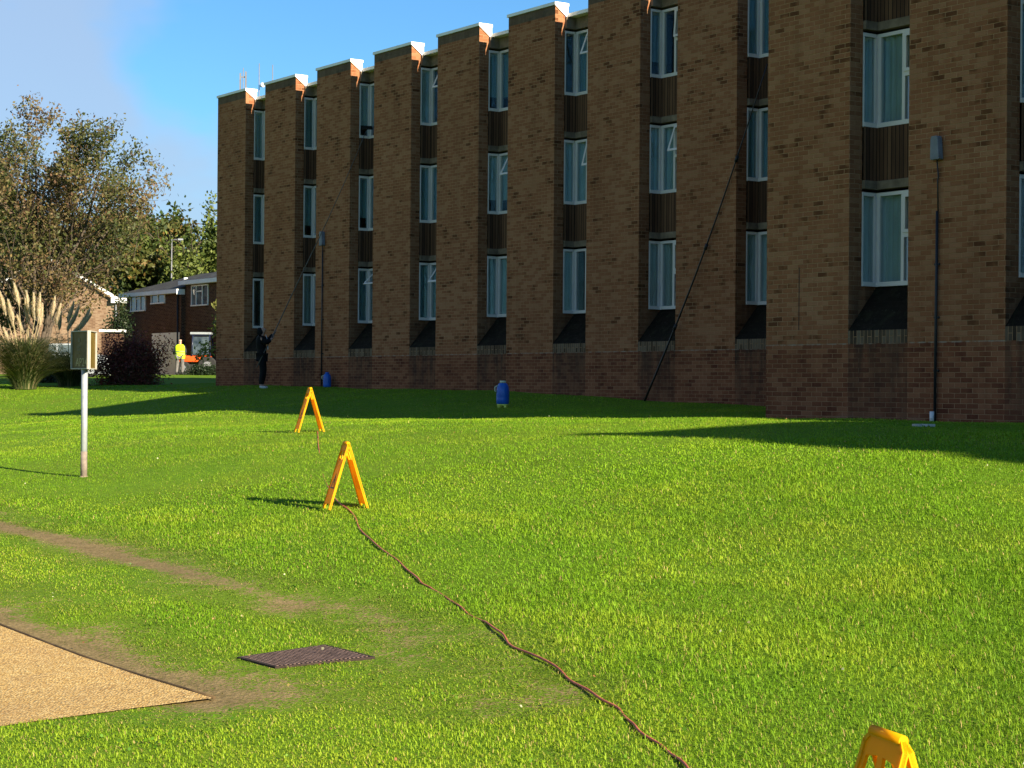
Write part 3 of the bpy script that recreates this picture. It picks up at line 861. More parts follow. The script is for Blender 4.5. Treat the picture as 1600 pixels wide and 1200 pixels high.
for (fx1, fy1, fx2, fy2), lab in (((513, 804, 577, 797), 'yellow folding floor sign mid lawn, brown hose starting at its feet'),
                                  ((467, 674, 506, 673), 'small yellow folding floor sign farthest away, at the edge of the building shadow')):
    a = gpt(fx1, fy1); b = gpt(fx2, fy2)
    d = 17.5 if fy1 > 700 else 26.3
    mid = pix((fx1 + fx2) / 2, (fy1 + fy2) / 2 - (1.5 if fy1 > 700 else 0), d)
    cxy = Vector((mid.x, mid.y, 0)) + Vector((-.3, .95, 0)) * .135
    make_aframe(cxy.x, cxy.y, lab, RZ)
apx = pix(1413, 1157, 5.55)
cxy = Vector((apx.x, apx.y, 0)) + Vector((-.3, .95, 0)) * .10
a3 = make_aframe(cxy.x, cxy.y, 'orange yellow folding floor sign cut off by the lower right frame edge', RZ)
a3.location.z = apx.z - .625

# ---------------------------------------------------------------- sign board on post
sp_ = pix(131, 740, 22.0); base = Vector((sp_.x, sp_.y, G(sp_.x, sp_.y)))
PM = 22.0 / F
sign = thing('sign_board', base, 'brown two faced sign board with pale edges on a grey steel post, lettered AP24', 'sign')
top_h = (740 - 512) * PM; bot_h = (740 - 572) * PM
mb = MB(); mb.tube([(0, 0, -.1), (0, 0, bot_h + .25)], .038, 16); mb.build('post', M['galv'], sign)
mb = MB(); mb.tube([(0, 0, -.02), (0, 0, .30)], .0395, 16); mb.build('post_sleeve', plain('rusty_sleeve', (.20, .16, .13), .8, .3, 20), sign)
mb = MB(); mb.lathe([(.0, -.03), (.055, -.03), (.05, .008), (.042, .012)], 14); mb.build('footing', M['concrete'], sign)
M['sign_brown'] = plain('brown_sign_face', (.115, .075, .014), .55, .3, 5)
M['sign_edge'] = plain('pale_sign_edge', (.36, .34, .29), .5, .08, 8)
M['sign_letter'] = plain('faded_letter', (.34, .28, .13), .6, .2, 12)
hh = top_h - bot_h; cz = (top_h + bot_h) / 2
# front face turned a little to the left, second face behind it sharing the right edge region
wf = (143 - 105) * PM; xl = (105 - 131) * PM
yaw = R(-18)
Mx = Matrix.Translation((xl, .17, cz)) @ Matrix.Rotation(R(-51), 4, 'Z')
wl = wf / math.cos(R(51))
def board(Mx, wl, letters):
    mb = MB(); mb.box((wl / 2, .012, 0), wl - .02, .012, hh - .02, Mx); fc = mb.build('face_panel', M['sign_brown'], sign)
    mb = MB(); t = .012
    mb.box((t / 2, .005, 0), t, .035, hh, Mx); mb.box((wl - t / 2, .005, 0), t, .035, hh, Mx)
    mb.box((wl / 2, .005, hh / 2 - t / 2), wl - 2 * t, .034, t, Mx); mb.box((wl / 2, .005, -hh / 2 + t / 2), wl - 2 * t, .034, t, Mx)
    mb.build('edge_frame', M['sign_edge'], sign)
    if letters:
        for txt, sz, x, z in (('AP24', .14, .105, -hh / 2 + .035),):
            cu = bpy.data.curves.new('lettering', 'FONT'); cu.body = txt; cu.size = sz; cu.extrude = .0015; cu.offset = .0012
            ob = bpy.data.objects.new('lettering', cu); COL.objects.link(ob)
            dg = bpy.context.evaluated_depsgraph_get(); me = bpy.data.meshes.new_from_object(ob.evaluated_get(dg))
            bpy.data.objects.remove(ob)
            me.materials.clear(); me.materials.append(M['sign_letter'])
            ob = bpy.data.objects.new('lettering', me); COL.objects.link(ob); ob.parent = fc
            ob.matrix_local = Mx @ Matrix.Translation((x, .004, z)) @ Matrix.Rotation(R(90), 4, 'X')
        mb = MB()       # worn pictogram, too faded to read
        mb.box((.19, .0045, .12), .055, .003, .05, Mx); mb.box((.18, .0045, .035), .10, .003, .016, Mx); mb.box((.18, .0045, .0), .10, .003, .016, Mx)
        mb.box((.17, .0045, -.04), .07, .003, .014, Mx)
        mb.build('faded_marks', M['sign_brown2'], fc)
M['sign_brown2'] = plain('faded_marks', (.115, .092, .045), .6, .3, 18)
board(Mx, wl, True)
Mx2 = Mx @ Matrix.Translation((wl + .002, .0, 0)) @ Matrix.Rotation(R(143), 4, 'Z')
board(Mx2, .44, False)
mb = MB(); mb.box((.01, .05, bot_h + .05), .07, .06, .03); mb.box((.01, .05, top_h - .1), .07, .06, .03); mb.build('bracket', M['galv'], sign)

# ---------------------------------------------------------------- blue barrels
def barrel(x, y, d, h, label, legs):
    p = pix(x, y, d); b = Vector((p.x, p.y, G(p.x, p.y)))
    r = thing('water_barrel', b, label, 'barrel', 'blue plastic barrels by the wall')
    k = h / .56; o = .07 * k if legs else .0
    mb = MB(); R0 = .135 * k
    mb.lathe([(0, o), (R0 * .9, o), (R0, o + .02), (R0 * 1.03, o + .12 * k), (R0, o + .14 * k), (R0 * 1.03, o + .16 * k), (R0, o + .30 * k), (R0 * .93, o + .37 * k), (R0 * .72, o + .43 * k), (R0 * .55, o + .45 * k), (0, o + .45 * k)], 24)
    mb.build('drum', M['blue'], r)
    mb = MB(); mb.lathe([(0, o + .45 * k), (R0 * .5, o + .45 * k), (R0 * .5, o + .495 * k), (R0 * .45, o + .5 * k), (0, o + .5 * k)], 18); mb.build('lid', M['cream'] if legs else M['blue'], r)
    mb = MB(); mb.tube([(-R0 * .75, -R0 * .3, o + .40 * k), (-R0 * 1.25, -R0 * .4, o + .36 * k), (-R0 * 1.25, -R0 * .4, o + .28 * k), (-R0 * .98, -R0 * .3, o + .26 * k)], .012, 8); mb.build('handle', M['cream'], r)
    if legs:
        mb = MB(); mb.lathe([(0, o - .03), (R0 * .92, o - .03), (R0 * .92, o - .001), (0, o - .001)], 18)
        for a in range(4):
            an = a * math.pi / 2 + .5; mb.box((R0 * .75 * math.cos(an), R0 * .75 * math.sin(an), o / 2 - .02), .045, .045, o + .03)
        mb.build('stand', M['lime'], r)
barrel(785.5, 632, 37.5, .53, 'blue plastic barrel with pale lid on a lime green stand, middle of the back wing', True)
barrel(511, 607, 50.0, .45, 'dark blue plastic barrel at the foot of the far black conduit', False)

# ---------------------------------------------------------------- hose
hp = [(495, 673), (497, 700), (500, 716), (520, 775), (545, 800), (560, 822), (580, 846), (605, 868), (630, 888), (655, 907), (668, 918), (700, 938), (725, 955), (748, 968), (770, 984), (790, 1002), (812, 1015), (845, 1036), (880, 1058), (915, 1078), (945, 1100), (968, 1118), (990, 1138), (1012, 1158), (1040, 1180), (1068, 1202), (1110, 1240), (1150, 1290)]
pts = []
rr_ = random.Random(8)
wp = [gpt(x, y) for x, y in hp]
for i in range(len(wp) - 1):
    n = max(2, int((wp[i + 1] - wp[i]).length / .06))
    for j in range(n):
        t = j / n; p0 = wp[max(i - 1, 0)]; p1 = wp[i]; p2 = wp[i + 1]; p3 = wp[min(i + 2, len(wp) - 1)]
        q = .5 * ((2 * p1) + (p2 - p0) * t + (2 * p0 - 5 * p1 + 4 * p2 - p3) * t * t + (3 * p1 - p0 - 3 * p2 + p3) * t ** 3)
        s = i + t
        buried = -.008 + .005 * math.sin(s * 2.3) + (-.005 if 10.2 < s < 13.2 else 0) + (-.010 if s < 3 else 0)
        sx = .012 * math.sin(s * 1.9) + .006 * math.sin(s * 4.3 + 1)
        pts.append((q.x + sx, q.y, G(q.x + sx, q.y) + .015 + buried))
mb = MB(); mb.tube(pts, .0068, n=7)
hose = tag(mb.build('hose', M['hose']), 'red brown hose winding through the grass from the yellow signs to the lower frame edge', 'hose')

# ---------------------------------------------------------------- drain grate
c4 = [gpt(370, 1030), gpt(430, 1047), gpt(586, 1030), gpt(508, 1011)]
cen = sum(c4, Vector()) / 4
mb = MB()
def gq(u, v, w):
    p = c4[0].lerp(c4[1], v).lerp(c4[3].lerp(c4[2], v), u); return Vector((p.x - cen.x, p.y - cen.y, p.z - cen.z + .002 + w))
grate = thing('drain_grate', cen, 'flat rusty brown ribbed drain grate set in the worn grass', 'drain grate')
M['rust'] = plain('rusty_iron', (.17, .11, .085), .8, .45, 30, bump=.5)
M['rust_dark'] = plain('rusty_pit', (.035, .022, .018), .9, .3, 30)
mb = MB()
mb.prism([(0, 0), (1, 0), (1, 1), (0, 1)], -.03, -.004, gq); mb.build('pit_cover', M['rust_dark'], grate)
mb = MB()
for a, b, c, d in ((0, 1, 0, .035), (0, 1, .965, 1), (0, .025, .035, .965), (.975, 1, .035, .965)):
    mb.prism([(a, c), (b, c), (b, d), (a, d)], -.003, .007, gq)
mb.build('rim', M['rust_dark'], grate)
mb = MB()
n = 22
for i in range(n):
    u0 = .03 + .94 * i / n; mb.prism([(u0, .04), (u0 + .94 / n * .5, .04), (u0 + .94 / n * .5, .96), (u0, .96)], -.003, .009, gq)
for j in range(14):
    v0 = .05 + .9 * j / 14; mb.prism([(.026, v0), (.974, v0), (.974, v0 + .02), (.026, v0 + .02)], -.003, .006, gq)
mb.build('bars', M['rust'], grate)

# ---------------------------------------------------------------- figures
def skin_obj(name, nodes, edges, mat, parent, sub=2, root=0):
    me = bpy.data.meshes.new(name)
    keys = list(nodes); idx = {k: i for i, k in enumerate(keys)}
    me.from_pydata([nodes[k][0] for k in keys], [(idx[a], idx[b]) for a, b in edges], [])
    o = bpy.data.objects.new(name, me); COL.objects.link(o); o.parent = parent
    md = o.modifiers.new('skin', 'SKIN'); md.use_smooth_shade = True
    for i, k in enumerate(keys):
        r = nodes[k][1]; r = r if hasattr(r, '__len__') else (r, r)
        me.skin_vertices[0].data[i].radius = r
    me.skin_vertices[0].data[root].use_root = True
    sb = o.modifiers.new('sub', 'SUBSURF'); sb.levels = sub; sb.render_levels = sub
    me.materials.append(mat)
    dg = bpy.context.evaluated_depsgraph_get()
    m2 = bpy.data.meshes.new_from_object(o.evaluated_get(dg))
    o.modifiers.clear(); o.data = m2
    if not m2.materials: m2.materials.append(mat)
    for p in m2.polygons: p.use_smooth = True
    return o
def chainmap(J, names):
    return {n: J[n] for n in names}
def hand(nodes, edges, wrist, d, side, up, pre):
    """palm and five bent fingers beyond the wrist joint"""
    d = d.normalized(); side = side.normalized(); up = up.normalized(); w = Vector(nodes[wrist][0])
    pm = w + d * .05; nodes[pre + 'palm'] = (pm, (.038, .018)); edges.append((wrist, pre + 'palm'))
    for i, (o, ln) in enumerate(((-.03, .062), (-.010, .072), (.010, .068), (.030, .052))):
        a = pm + d * .045 + side * o; b = a + d * ln * .55 + up * .012; c = b + (d * .35 + up * .9).normalized() * ln * .5
        nodes[pre + 'a%d' % i] = (a, .0095); nodes[pre + 'b%d' % i] = (b, .0085); nodes[pre + 'c%d' % i] = (c, .0075)
        edges += [(pre + 'palm', pre + 'a%d' % i), (pre + 'a%d' % i, pre + 'b%d' % i), (pre + 'b%d' % i, pre + 'c%d' % i)]
    a = w + d * .03 - side * .045; b = a + (d * .6 + up * .7 - side * .2).normalized() * .045
    nodes[pre + 't0'] = (a, .011); nodes[pre + 't1'] = (b, .009); edges += [(pre + 'palm', pre + 't0'), (pre + 't0', pre + 't1')]
V = Vector
# window cleaner: facing right (+x), looking up along the pole
cx, cy = pix(409, 607, 51).x, 51.0
cl = thing('person', (cx, cy, G(cx, cy)), 'person in black hooded coat and black trousers holding a long pole up against the wall', 'person')
J = {'pelvis': (V((0, 0, .92)), (.13, .11)), 'waist': (V((-.01, 0, 1.08)), (.125, .10)), 'chest': (V((-.03, 0, 1.28)), (.145, .12)), 'neckb': (V((-.02, 0, 1.42)), (.09, .08)),
     'neck': (V((-.01, 0, 1.49)), .055), 'head': (V((.02, 0, 1.60)), (.085, .078)), 'crown': (V((-.015, 0, 1.685)), (.07, .065)), 'chin': (V((.085, 0, 1.565)), .035), 'nose': (V((.115, 0, 1.625)), .012),
     'shl': (V((-.03, .17, 1.40)), .062), 'ell': (V((.13, .22, 1.33)), .045), 'wrl': (V((.30, .10, 1.50)), .032),
     'shr': (V((-.03, -.17, 1.40)), .062), 'elr': (V((.12, -.2, 1.26)), .045), 'wrr': (V((.24, -.06, 1.34)), .032),
     'hpl': (V((.0, .09, .88)), .095), 'knl': (V((.05, .09, .49)), .066), 'anl': (V((-.01, .09, .10)), .042), 'tol': (V((.15, .09, .035)), .032),
     'hpr': (V((.0, -.09, .88)), .095), 'knr': (V((.03, -.08, .48)), .066), 'anr': (V((-.03, -.08, .10)), .042), 'tor': (V((.13, -.08, .035)), .032)}
Ed = [('pelvis', 'waist'), ('waist', 'chest'), ('chest', 'neckb'), ('neckb', 'neck'), ('neck', 'head'), ('head', 'crown'), ('head', 'chin'), ('head', 'nose'),
      ('chest', 'shl'), ('shl', 'ell'), ('ell', 'wrl'), ('chest', 'shr'), ('shr', 'elr'), ('elr', 'wrr'),
      ('pelvis', 'hpl'), ('hpl', 'knl'), ('knl', 'anl'), ('anl', 'tol'), ('pelvis', 'hpr'), ('hpr', 'knr'), ('knr', 'anr'), ('anr', 'tor')]
J2 = dict(J); E2 = list(Ed)
hand(J2, E2, 'wrl', V((.6, 0, .7)), V((0, 1, 0)), V((-.7, 0, .6)), 'hl'); hand(J2, E2, 'wrr', V((.7, 0, .6)), V((0, -1, 0)), V((-.6, 0, .7)), 'hr')
for q_ in ('pelvis', 'waist', 'chest', 'neckb', 'shl', 'shr', 'ell', 'elr', 'hpl', 'hpr'):
    J2[q_] = (J2[q_][0], tuple(.72 * v_ for v_ in (J2[q_][1] if hasattr(J2[q_][1], '__len__') else (J2[q_][1],) * 2)))
skin_obj('body', J2, E2, M['skin'], cl, 2)
def fat(J, names, add): return {n: (J[n][0], tuple(x + add for x in (J[n][1] if hasattr(J[n][1], '__len__') else (J[n][1],) * 2))) for n in names}
cj = fat(J, ['pelvis', 'waist', 'chest', 'neckb', 'shl', 'ell', 'wrl', 'shr', 'elr', 'wrr'], .035)
cj['hem'] = (V((-.01, 0, .80)), (.125, .115)); cj['back'] = (V((-.19, 0, 1.24)), (.17, .16))
skin_obj('coat', cj, [('hem', 'pelvis'), ('pelvis', 'waist'), ('waist', 'chest'), ('chest', 'neckb'), ('chest', 'back'), ('chest', 'shl'), ('shl', 'ell'), ('ell', 'wrl'), ('chest', 'shr'), ('shr', 'elr'), ('elr', 'wrr')], M['black_cloth'], cl, 2)
cj = {'a': (V((-.05, 0, 1.44)), .10), 'b': (V((-.045, 0, 1.58)), (.115, .11)), 'c': (V((-.05, 0, 1.69)), (.10, .10)), 'd': (V((-.12, 0, 1.60)), .06)}
skin_obj('hood', cj, [('a', 'b'), ('b', 'c'), ('b', 'd')], M['black_cloth'], cl, 2)
cj = fat(J, ['pelvis', 'hpl', 'knl', 'anl', 'hpr', 'knr', 'anr'], .016)
skin_obj('trousers', cj, [('pelvis', 'hpl'), ('hpl', 'knl'), ('knl', 'anl'), ('pelvis', 'hpr'), ('hpr', 'knr'), ('knr', 'anr')], M['black_cloth'], cl, 2)
for s in ('l', 'r'):
    a, t_ = J['an' + s][0], J['to' + s][0]
    skin_obj('shoe', {'a': (a + V((-.03, 0, -.04)), .05), 'b': (a + V((.05, 0, -.055)), .045), 'c': (t_ + V((.01, 0, 0)), (.045, .033))}, [('a', 'b'), ('b', 'c')], M['shoe'], cl, 2)
mb = MB(); mb.tube([(.10, -.03, 1.48), (.135, -.05, 1.40), (.155, -.03, 1.30), (.16, 0, 1.16)], .007, 6); mb.box((.165, -.02, 1.13), .02, .07, .10); mb.build('lanyard', M['fascia'], cl)

# long water-fed pole from the cleaner up to a top floor window
pl0 = pix(401, 574, 50.75); hnd = V((cx + .33, cy + .02, G(cx, cy) + 1.55))
tgt = onwall(BB, 2 * S_ + W_ + .55, .18, 6.80)
mid = pix(545, 285, 0.5 * (50.9 + tgt.y)); 
P0 = V(pl0); P1 = V((cx + .27, cy - .03, G(cx, cy) + 1.42))
pth = [P0, P1, hnd] + [hnd.lerp(tgt, t) + V((.0, 0, -.22 * math.sin(math.pi * t) * t)) for t in (.15, .3, .45, .6, .75, .9, 1)]
pole = thing('window_cleaning_pole', P0, 'very long pale grey pole held by the person in black, reaching a top floor window', 'pole')
mb = MB(); n = len(pth); mb.tube([p - P0 for p in pth], [.015, .015, .015] + [.014 - .008 * i / 7 for i in range(7)], 8); mb.build('shaft', M['pole_grey'], pole)
e_ = pth[-1] - P0
mb = MB(); mb.box(e_ + V((0, 0, .03)), .32, .06, .05, ); mb.box(e_ + V((0, 0, .075)), .30, .07, .04); mb.build('brush', M['black_cloth'], pole)
# black pole leaning by itself
b0 = gpt(1007, 627); tt = wall_t(BB, 1199, 100, -.03); e0 = onwall(BB, tt[0], -.03, tt[1])
pole2 = thing('leaning_pole', b0, 'long black pole leaning alone from the grass against the brick wall', 'pole')
pth = [b0.lerp(e0, t) + V((.05, -.0, -.16)) * math.sin(math.pi * t) for t in [i / 12 for i in range(13)]]
mb = MB(); mb.tube([p - b0 for p in pth], [.024 - .013 * i / 12 for i in range(13)], 8)
mb.build('shaft', M['carbon'], pole2)
mb = MB()
for i in (3, 6, 9):
    q = pth[i] - b0; dd = (pth[i + 1] - pth[i]).normalized() * .06; mb.tube([q - dd, q + dd], .034, 10)
mb.build('clamp', M['black_metal'], pole2)

# man in hi-vis by the far hedge
MY = 90.0
mx_ = pix(281, 586, MY)
mn = thing('person', (mx_.x, MY, G(mx_.x, MY)), 'person in bright yellow hi-vis vest seen from behind, next to the dark red bush', 'person')
J = {'pelvis': (V((0, 0, .92)), (.15, .11)), 'waist': (V((0, 0, 1.08)), (.15, .11)), 'chest': (V((0, .01, 1.28)), (.18, .12)), 'neckb': (V((0, .02, 1.42)), (.09, .08)),
     'neck': (V((0, .03, 1.50)), .058), 'head': (V((0, .06, 1.61)), (.08, .09)), 'crown': (V((0, .05, 1.70)), (.07, .08)), 'nose': (V((0, .165, 1.62)), .012),
     'shl': (V((-.20, .0, 1.40)), .062), 'ell': (V((-.31, .06, 1.15)), .045), 'wrl': (V((-.34, .25, 1.02)), .032),
     'shr': (V((.20, .0, 1.40)), .062), 'elr': (V((.27, .05, 1.13)), .045), 'wrr': (V((.2, .26, 1.02)), .032),
     'hpl': (V((-.10, 0, .88)), .095), 'knl': (V((-.14, .04, .48)), .066), 'anl': (V((-.16, -.02, .10)), .044), 'tol': (V((-.17, .13, .035)), .034),
     'hpr': (V((.10, 0, .88)), .095), 'knr': (V((.12, .04, .48)), .066), 'anr': (V((.12, -.02, .10)), .044), 'tor': (V((.13, .13, .035)), .034)}
E3 = [e for e in Ed if 'chin' not in e]
J2 = dict(J); E2 = list(E3)
hand(J2, E2, 'wrl', V((0, 1, -.1)), V((-1, 0, 0)), V((0, .2, -.9)), 'hl'); hand(J2, E2, 'wrr', V((0, 1, -.1)), V((1, 0, 0)), V((0, .2, -.9)), 'hr')
for q_ in ('pelvis', 'waist', 'chest', 'neckb', 'shl', 'shr', 'ell', 'elr', 'hpl', 'hpr', 'anl', 'anr'):
    J2[q_] = (J2[q_][0], tuple(.74 * v_ for v_ in (J2[q_][1] if hasattr(J2[q_][1], '__len__') else (J2[q_][1],) * 2)))
skin_obj('body', J2, E2, M['skin'], mn, 2)
skin_obj('sweater', fat(J, ['pelvis', 'waist', 'chest', 'neckb', 'shl', 'ell', 'wrl', 'shr', 'elr', 'wrr'], .015), [('pelvis', 'waist'), ('waist', 'chest'), ('chest', 'neckb'), ('chest', 'shl'), ('shl', 'ell'), ('ell', 'wrl'), ('chest', 'shr'), ('shr', 'elr'), ('elr', 'wrr')], M['dark_cloth'], mn, 2)
mb = MB()
pr = [(.235, .80), (.245, .95), (.235, 1.10), (.25, 1.28), (.25, 1.38), (.20, 1.45), (.11, 1.49)]
i0 = len(mb.v); n = 24
for r_, z in pr:
    for j in range(n):
        t = 2 * math.pi * j / n; mb.v.append((r_ * math.cos(t), r_ * .68 * math.sin(t) + .01, z))
for k in range(len(pr) - 1):
    for j in range(n):
        a = i0 + k * n + j; b = i0 + k * n + (j + 1) % n
        mb.f.append((a, b, b + n, a + n)); mb.uv.append([(0, 0)] * 4); mb.m.append(0); mb.sm.append(True); mb.st.append([0] * 4)
vest = mb.build('hi_vis_vest', M['hivis'], mn)
mb = MB()
for z in (1.02, 1.14):
    pts_ = [((.25) * math.cos(2 * math.pi * j / 24), .25 * .68 * math.sin(2 * math.pi * j / 24) + .01, z) for j in range(25)]
    for j in range(24):
        a, b = pts_[j], pts_[j + 1]; mb.face([(a[0], a[1], z - .025), (b[0], b[1], z - .025), (b[0], b[1], z + .025), (a[0], a[1], z + .025)])
mb.build('reflective_band', M['band'], vest)
skin_obj('trousers', fat(J, ['pelvis', 'hpl', 'knl', 'anl', 'hpr', 'knr', 'anr'], .02), [('pelvis', 'hpl'), ('hpl', 'knl'), ('knl', 'anl'), ('pelvis', 'hpr'), ('hpr', 'knr'), ('knr', 'anr')], M['grey_cloth'], mn, 2)
skin_obj('cap', {'a': (V((0, .04, 1.66)), (.09, .10)), 'b': (V((0, .03, 1.72)), (.085, .09))}, [('a', 'b')], M['capw'], mn, 2)
for s in ('l', 'r'):
    a, t_ = J['an' + s][0], J['to' + s][0]
    skin_obj('boot', {'u': (a + V((0, 0, .06)), .062), 'a': (a + V((0, -.02, -.035)), .06), 'b': (t_, (.052, .038))}, [('u', 'a'), ('a', 'b')], M['rubber'], mn, 2)

# ---------------------------------------------------------------- foliage tools
def leaf_mesh(name, P, size, pal, rng, parent, mat, up=None, aspect=.55, jitter=.25, updir=0.0):
    """P: leaf centres (n,3). each leaf is a folded rhombus of two triangles"""
    n = len(P)
    d = rng.normal(size=(n, 3)); d[:, 2] += updir; d /= np.linalg.norm(d, axis=1)[:, None]
    e = rng.normal(size=(n, 3)); e -= (e * d).sum(1)[:, None] * d; e /= np.linalg.norm(e, axis=1)[:, None]
    nrm = np.cross(d, e)
    s = size * (0.6 + .8 * rng.random_sample(n))[:, None]
    a = P - d * s * .5; b = P + e * s * .5 * aspect + nrm * s * .08; c = P + d * s * .5; f = P - e * s * .5 * aspect + nrm * s * .08
    v = np.stack([a, b, c, f], 1).reshape(-1, 3)
    pal = np.array(pal); ci = rng.randint(0, len(pal), n)
    # colour drifts across the crown
    low = np.sin(P[:, 0] * 1.3 + 1) + np.sin(P[:, 1] * 1.1) + np.sin(P[:, 2] * 1.7 + 2)
    ci = np.clip(np.round((low + 3) / 6 * (len(pal) - 1) + rng.normal(size=n) * 1.3), 0, len(pal) - 1).astype(int)
    col = pal[ci] * (1 + jitter * (rng.random_sample((n, 1)) * 2 - 1))
    col = np.repeat(col, 4, 0)
    fi = np.arange(n * 4)
    me = ndmesh(name, v, fi, 4, col=col, mat=mat)
    o = bpy.data.objects.new(name, me); COL.objects.link(o); o.parent = parent
    return o

def grow(rng, start, d, length, rad, level, maxl, segs, twigs, par):
    n = max(3, int(length / par['seg'])); p = Vector(start); d = Vector(d).normalized(); pts = [p.copy()]; rads = [rad]
    for i in range(n):
        j = Vector((rng.gauss(0, 1), rng.gauss(0, 1), rng.gauss(0, 1))) * par['wob']
        d = (d + j + Vector((0, 0, par['up'] * (1 if level < maxl else par.get('tip', .5))))).normalized()
        p = p + d * (length / n); pts.append(p.copy()); rads.append(max(.006, rad * (1 - .75 * (i + 1) / n)))
    segs.append((pts, rads, level))
    if level >= maxl: twigs.append(pts); return
    k = par['kids'][level]
    for c in range(k):
        t = par['from'][level] + (1 - par['from'][level]) * (c + rng.random()) / k
        i = min(n - 1, int(t * n)); base = pts[i].lerp(pts[i + 1], t * n - i)
        dd = (pts[i + 1] - pts[i]).normalized()
        ax = Vector((rng.gauss(0, 1), rng.gauss(0, 1), rng.gauss(0, 1))); ax = (ax - dd * ax.dot(dd)).normalized()
        ang = par['ang'][level] * (.7 + .6 * rng.random())
        nd = dd * math.cos(ang) + ax * math.sin(ang)
        grow(rng, base, nd, length * par['len'][level] * (1.15 - .5 * t) * (.75 + .5 * rng.random()), rads[i] * .6, level + 1, maxl, segs, twigs, par)

def make_tree(name, base, label, cat, seed, height, par, pal, leaf, nleaf, spread, trunk_r, group=None, hang=0.0, stems=1, lean=(0, 0), mat='leaf', env=None):
    rng = random.Random(seed); nr = np.random.RandomState(seed)
    root = thing(name, base, label, cat, group)
    segs, twigs = [], []
    for s in range(stems):
        a = s * 6.28 / stems + rng.random()
        d0 = Vector((lean[0] + (.20 * math.cos(a) if stems > 1 else 0), lean[1] + (.20 * math.sin(a) if stems > 1 else 0), 1))
        grow(rng, (0, 0, -.2), d0, height * par['trunk'], trunk_r, 0, len(par['kids']), segs, twigs, par)
    if env:
        segs = [q for q in segs if q[2] == 0 or q[0][-1].x < env(q[0][-1].z) + .2]
        twigs = [q for q in twigs if q[-1].x < env(q[-1].z)]
    mb = MB()
    for pts, rads, lv in segs:
        mb.tube(pts, rads, n=(10, 6, 4, 3, 3)[min(lv, 4)], caps=lv == 0)
    mb.build('trunk', M['bark'], root, recalc=False)
    # leaves along the twigs
    T = [np.array([list(p) for p in t]) for t in twigs]
    P = []
    per = max(1, nleaf // max(1, len(T)))
    for t in T:
        u = nr.rand(per) ** .8 * (len(t) - 1); i = np.clip(u.astype(int), 0, len(t) - 2); f = (u - i)[:, None]
        q = t[i] * (1 - f) + t[i + 1] * f
        q = q + nr.normal(size=q.shape) * spread
        if hang: q[:, 2] -= nr.rand(per) ** .7 * hang
        P.append(q)
    P = np.concatenate(P)
    leaf_mesh('crown', P, leaf, pal, nr, root, M[mat])
    return root

PAR_A = dict(seg=.5, wob=.10, up=.03, kids=[11, 6, 6], **{'from': [.10, .25, .15]}, ang=[.62, .6, .65], len=[.55, .5, .42], trunk=.66, tip=1.6)
PAL_AUT = [(.040, .055, .016), (.070, .085, .022), (.105, .110, .032), (.12, .105, .040), (.16, .115, .050), (.15, .085, .045), (.19, .14, .055)]
tb = pix(66, 598, 74); 
make_tree('autumn_tree', (tb.x, 74, G(tb.x, 74)), 'large thin crowned tree turning from olive to rust, tallest at the left edge', 'tree', 11, 13.0, PAR_A, PAL_AUT, .145, 30000, .20, .11, stems=4, env=lambda z: float(np.interp(z, [0, 3.8, 5.5, 7.2, 8.8, 10.2, 11.6, 12.6], [1.5, 3.0, 4.0, 4.4, 4.5, 3.4, 2.6, 2.2])))
tb = pix(-80, 598, 80)
make_tree('autumn_tree', (tb.x, 80, G(tb.x, 80)), 'second olive and rust tree, cut by the left frame edge', 'tree', 23, 10.2, PAR_A, PAL_AUT, .18, 15000, .18, .18, stems=3)
PAR_B = dict(seg=.9, wob=.10, up=.05, kids=[10, 6, 5], **{'from': [.25, .2, .2]}, ang=[.95, .7, .7], len=[.52, .5, .45], trunk=.75, tip=.5)
PAL_G = [(.022, .040, .010), (.035, .060, .012), (.055, .085, .018), (.085, .105, .022), (.11, .10, .026)]
PAL_O = [(.035, .055, .012), (.060, .080, .018), (.090, .105, .022), (.12, .12, .028), (.17, .11, .030), (.075, .085, .02)]
PAL_W = [(.050, .080, .016), (.080, .115, .022), (.115, .150, .030), (.15, .18, .04)]
bgt = [(-60, 118, 14.0, PAL_G, 'dark green tree behind the gable house, at the left edge'), (60, 125, 12.5, PAL_O, 'rusty orange tree behind the pampas grass'),
       (150, 117, 11.2, PAL_O, 'olive and gold tree rising over the pale brick gable'), (195, 130, 11.6, PAL_G, 'mid green tree between the two houses'),
       (240, 138, 11.8, PAL_O, 'olive tree with brown tips above the left end of the house roof'), (375, 128, 14, PAL_G, 'green tree mostly hidden behind the brick block')]
for i, (x, y, h, pal, lab) in enumerate(bgt):
    b = pix(x, 590, y)
    make_tree('background_tree', (b.x, y, G(b.x, y)), lab, 'tree', 40 + i, h, PAR_B, pal, .36, 11000, .45, .28, group='trees behind the houses')
PAR_W = dict(seg=.9, wob=.08, up=.02, kids=[9, 6, 4], **{'from': [.3, .2, .2]}, ang=[.8, .6, .6], len=[.55, .5, .4], trunk=.72, tip=-2.0)
b = pix(303, 590, 117)
make_tree('willow_tree', (b.x, 117, G(b.x, 117)), 'weeping willow with hanging pale green strands behind the street lamp', 'tree', 77, 11.6, PAR_W, PAL_W, .27, 30000, .22, .35, hang=3.4)
b = pix(374, 590, 74)
PAR_S = dict(seg=.4, wob=.12, up=.02, kids=[7, 4], **{'from': [.3, .2]}, ang=[.9, .7], len=[.55, .5], trunk=.8, tip=.5)
make_tree('young_tree', (b.x, 74, G(b.x, 74)), 'young yellow green tree peeping out beside the far corner of the brick block', 'tree', 5, 3.5, PAR_S, [(.14, .17, .03), (.20, .22, .05), (.26, .24, .07)], .16, 900, .12, .06)

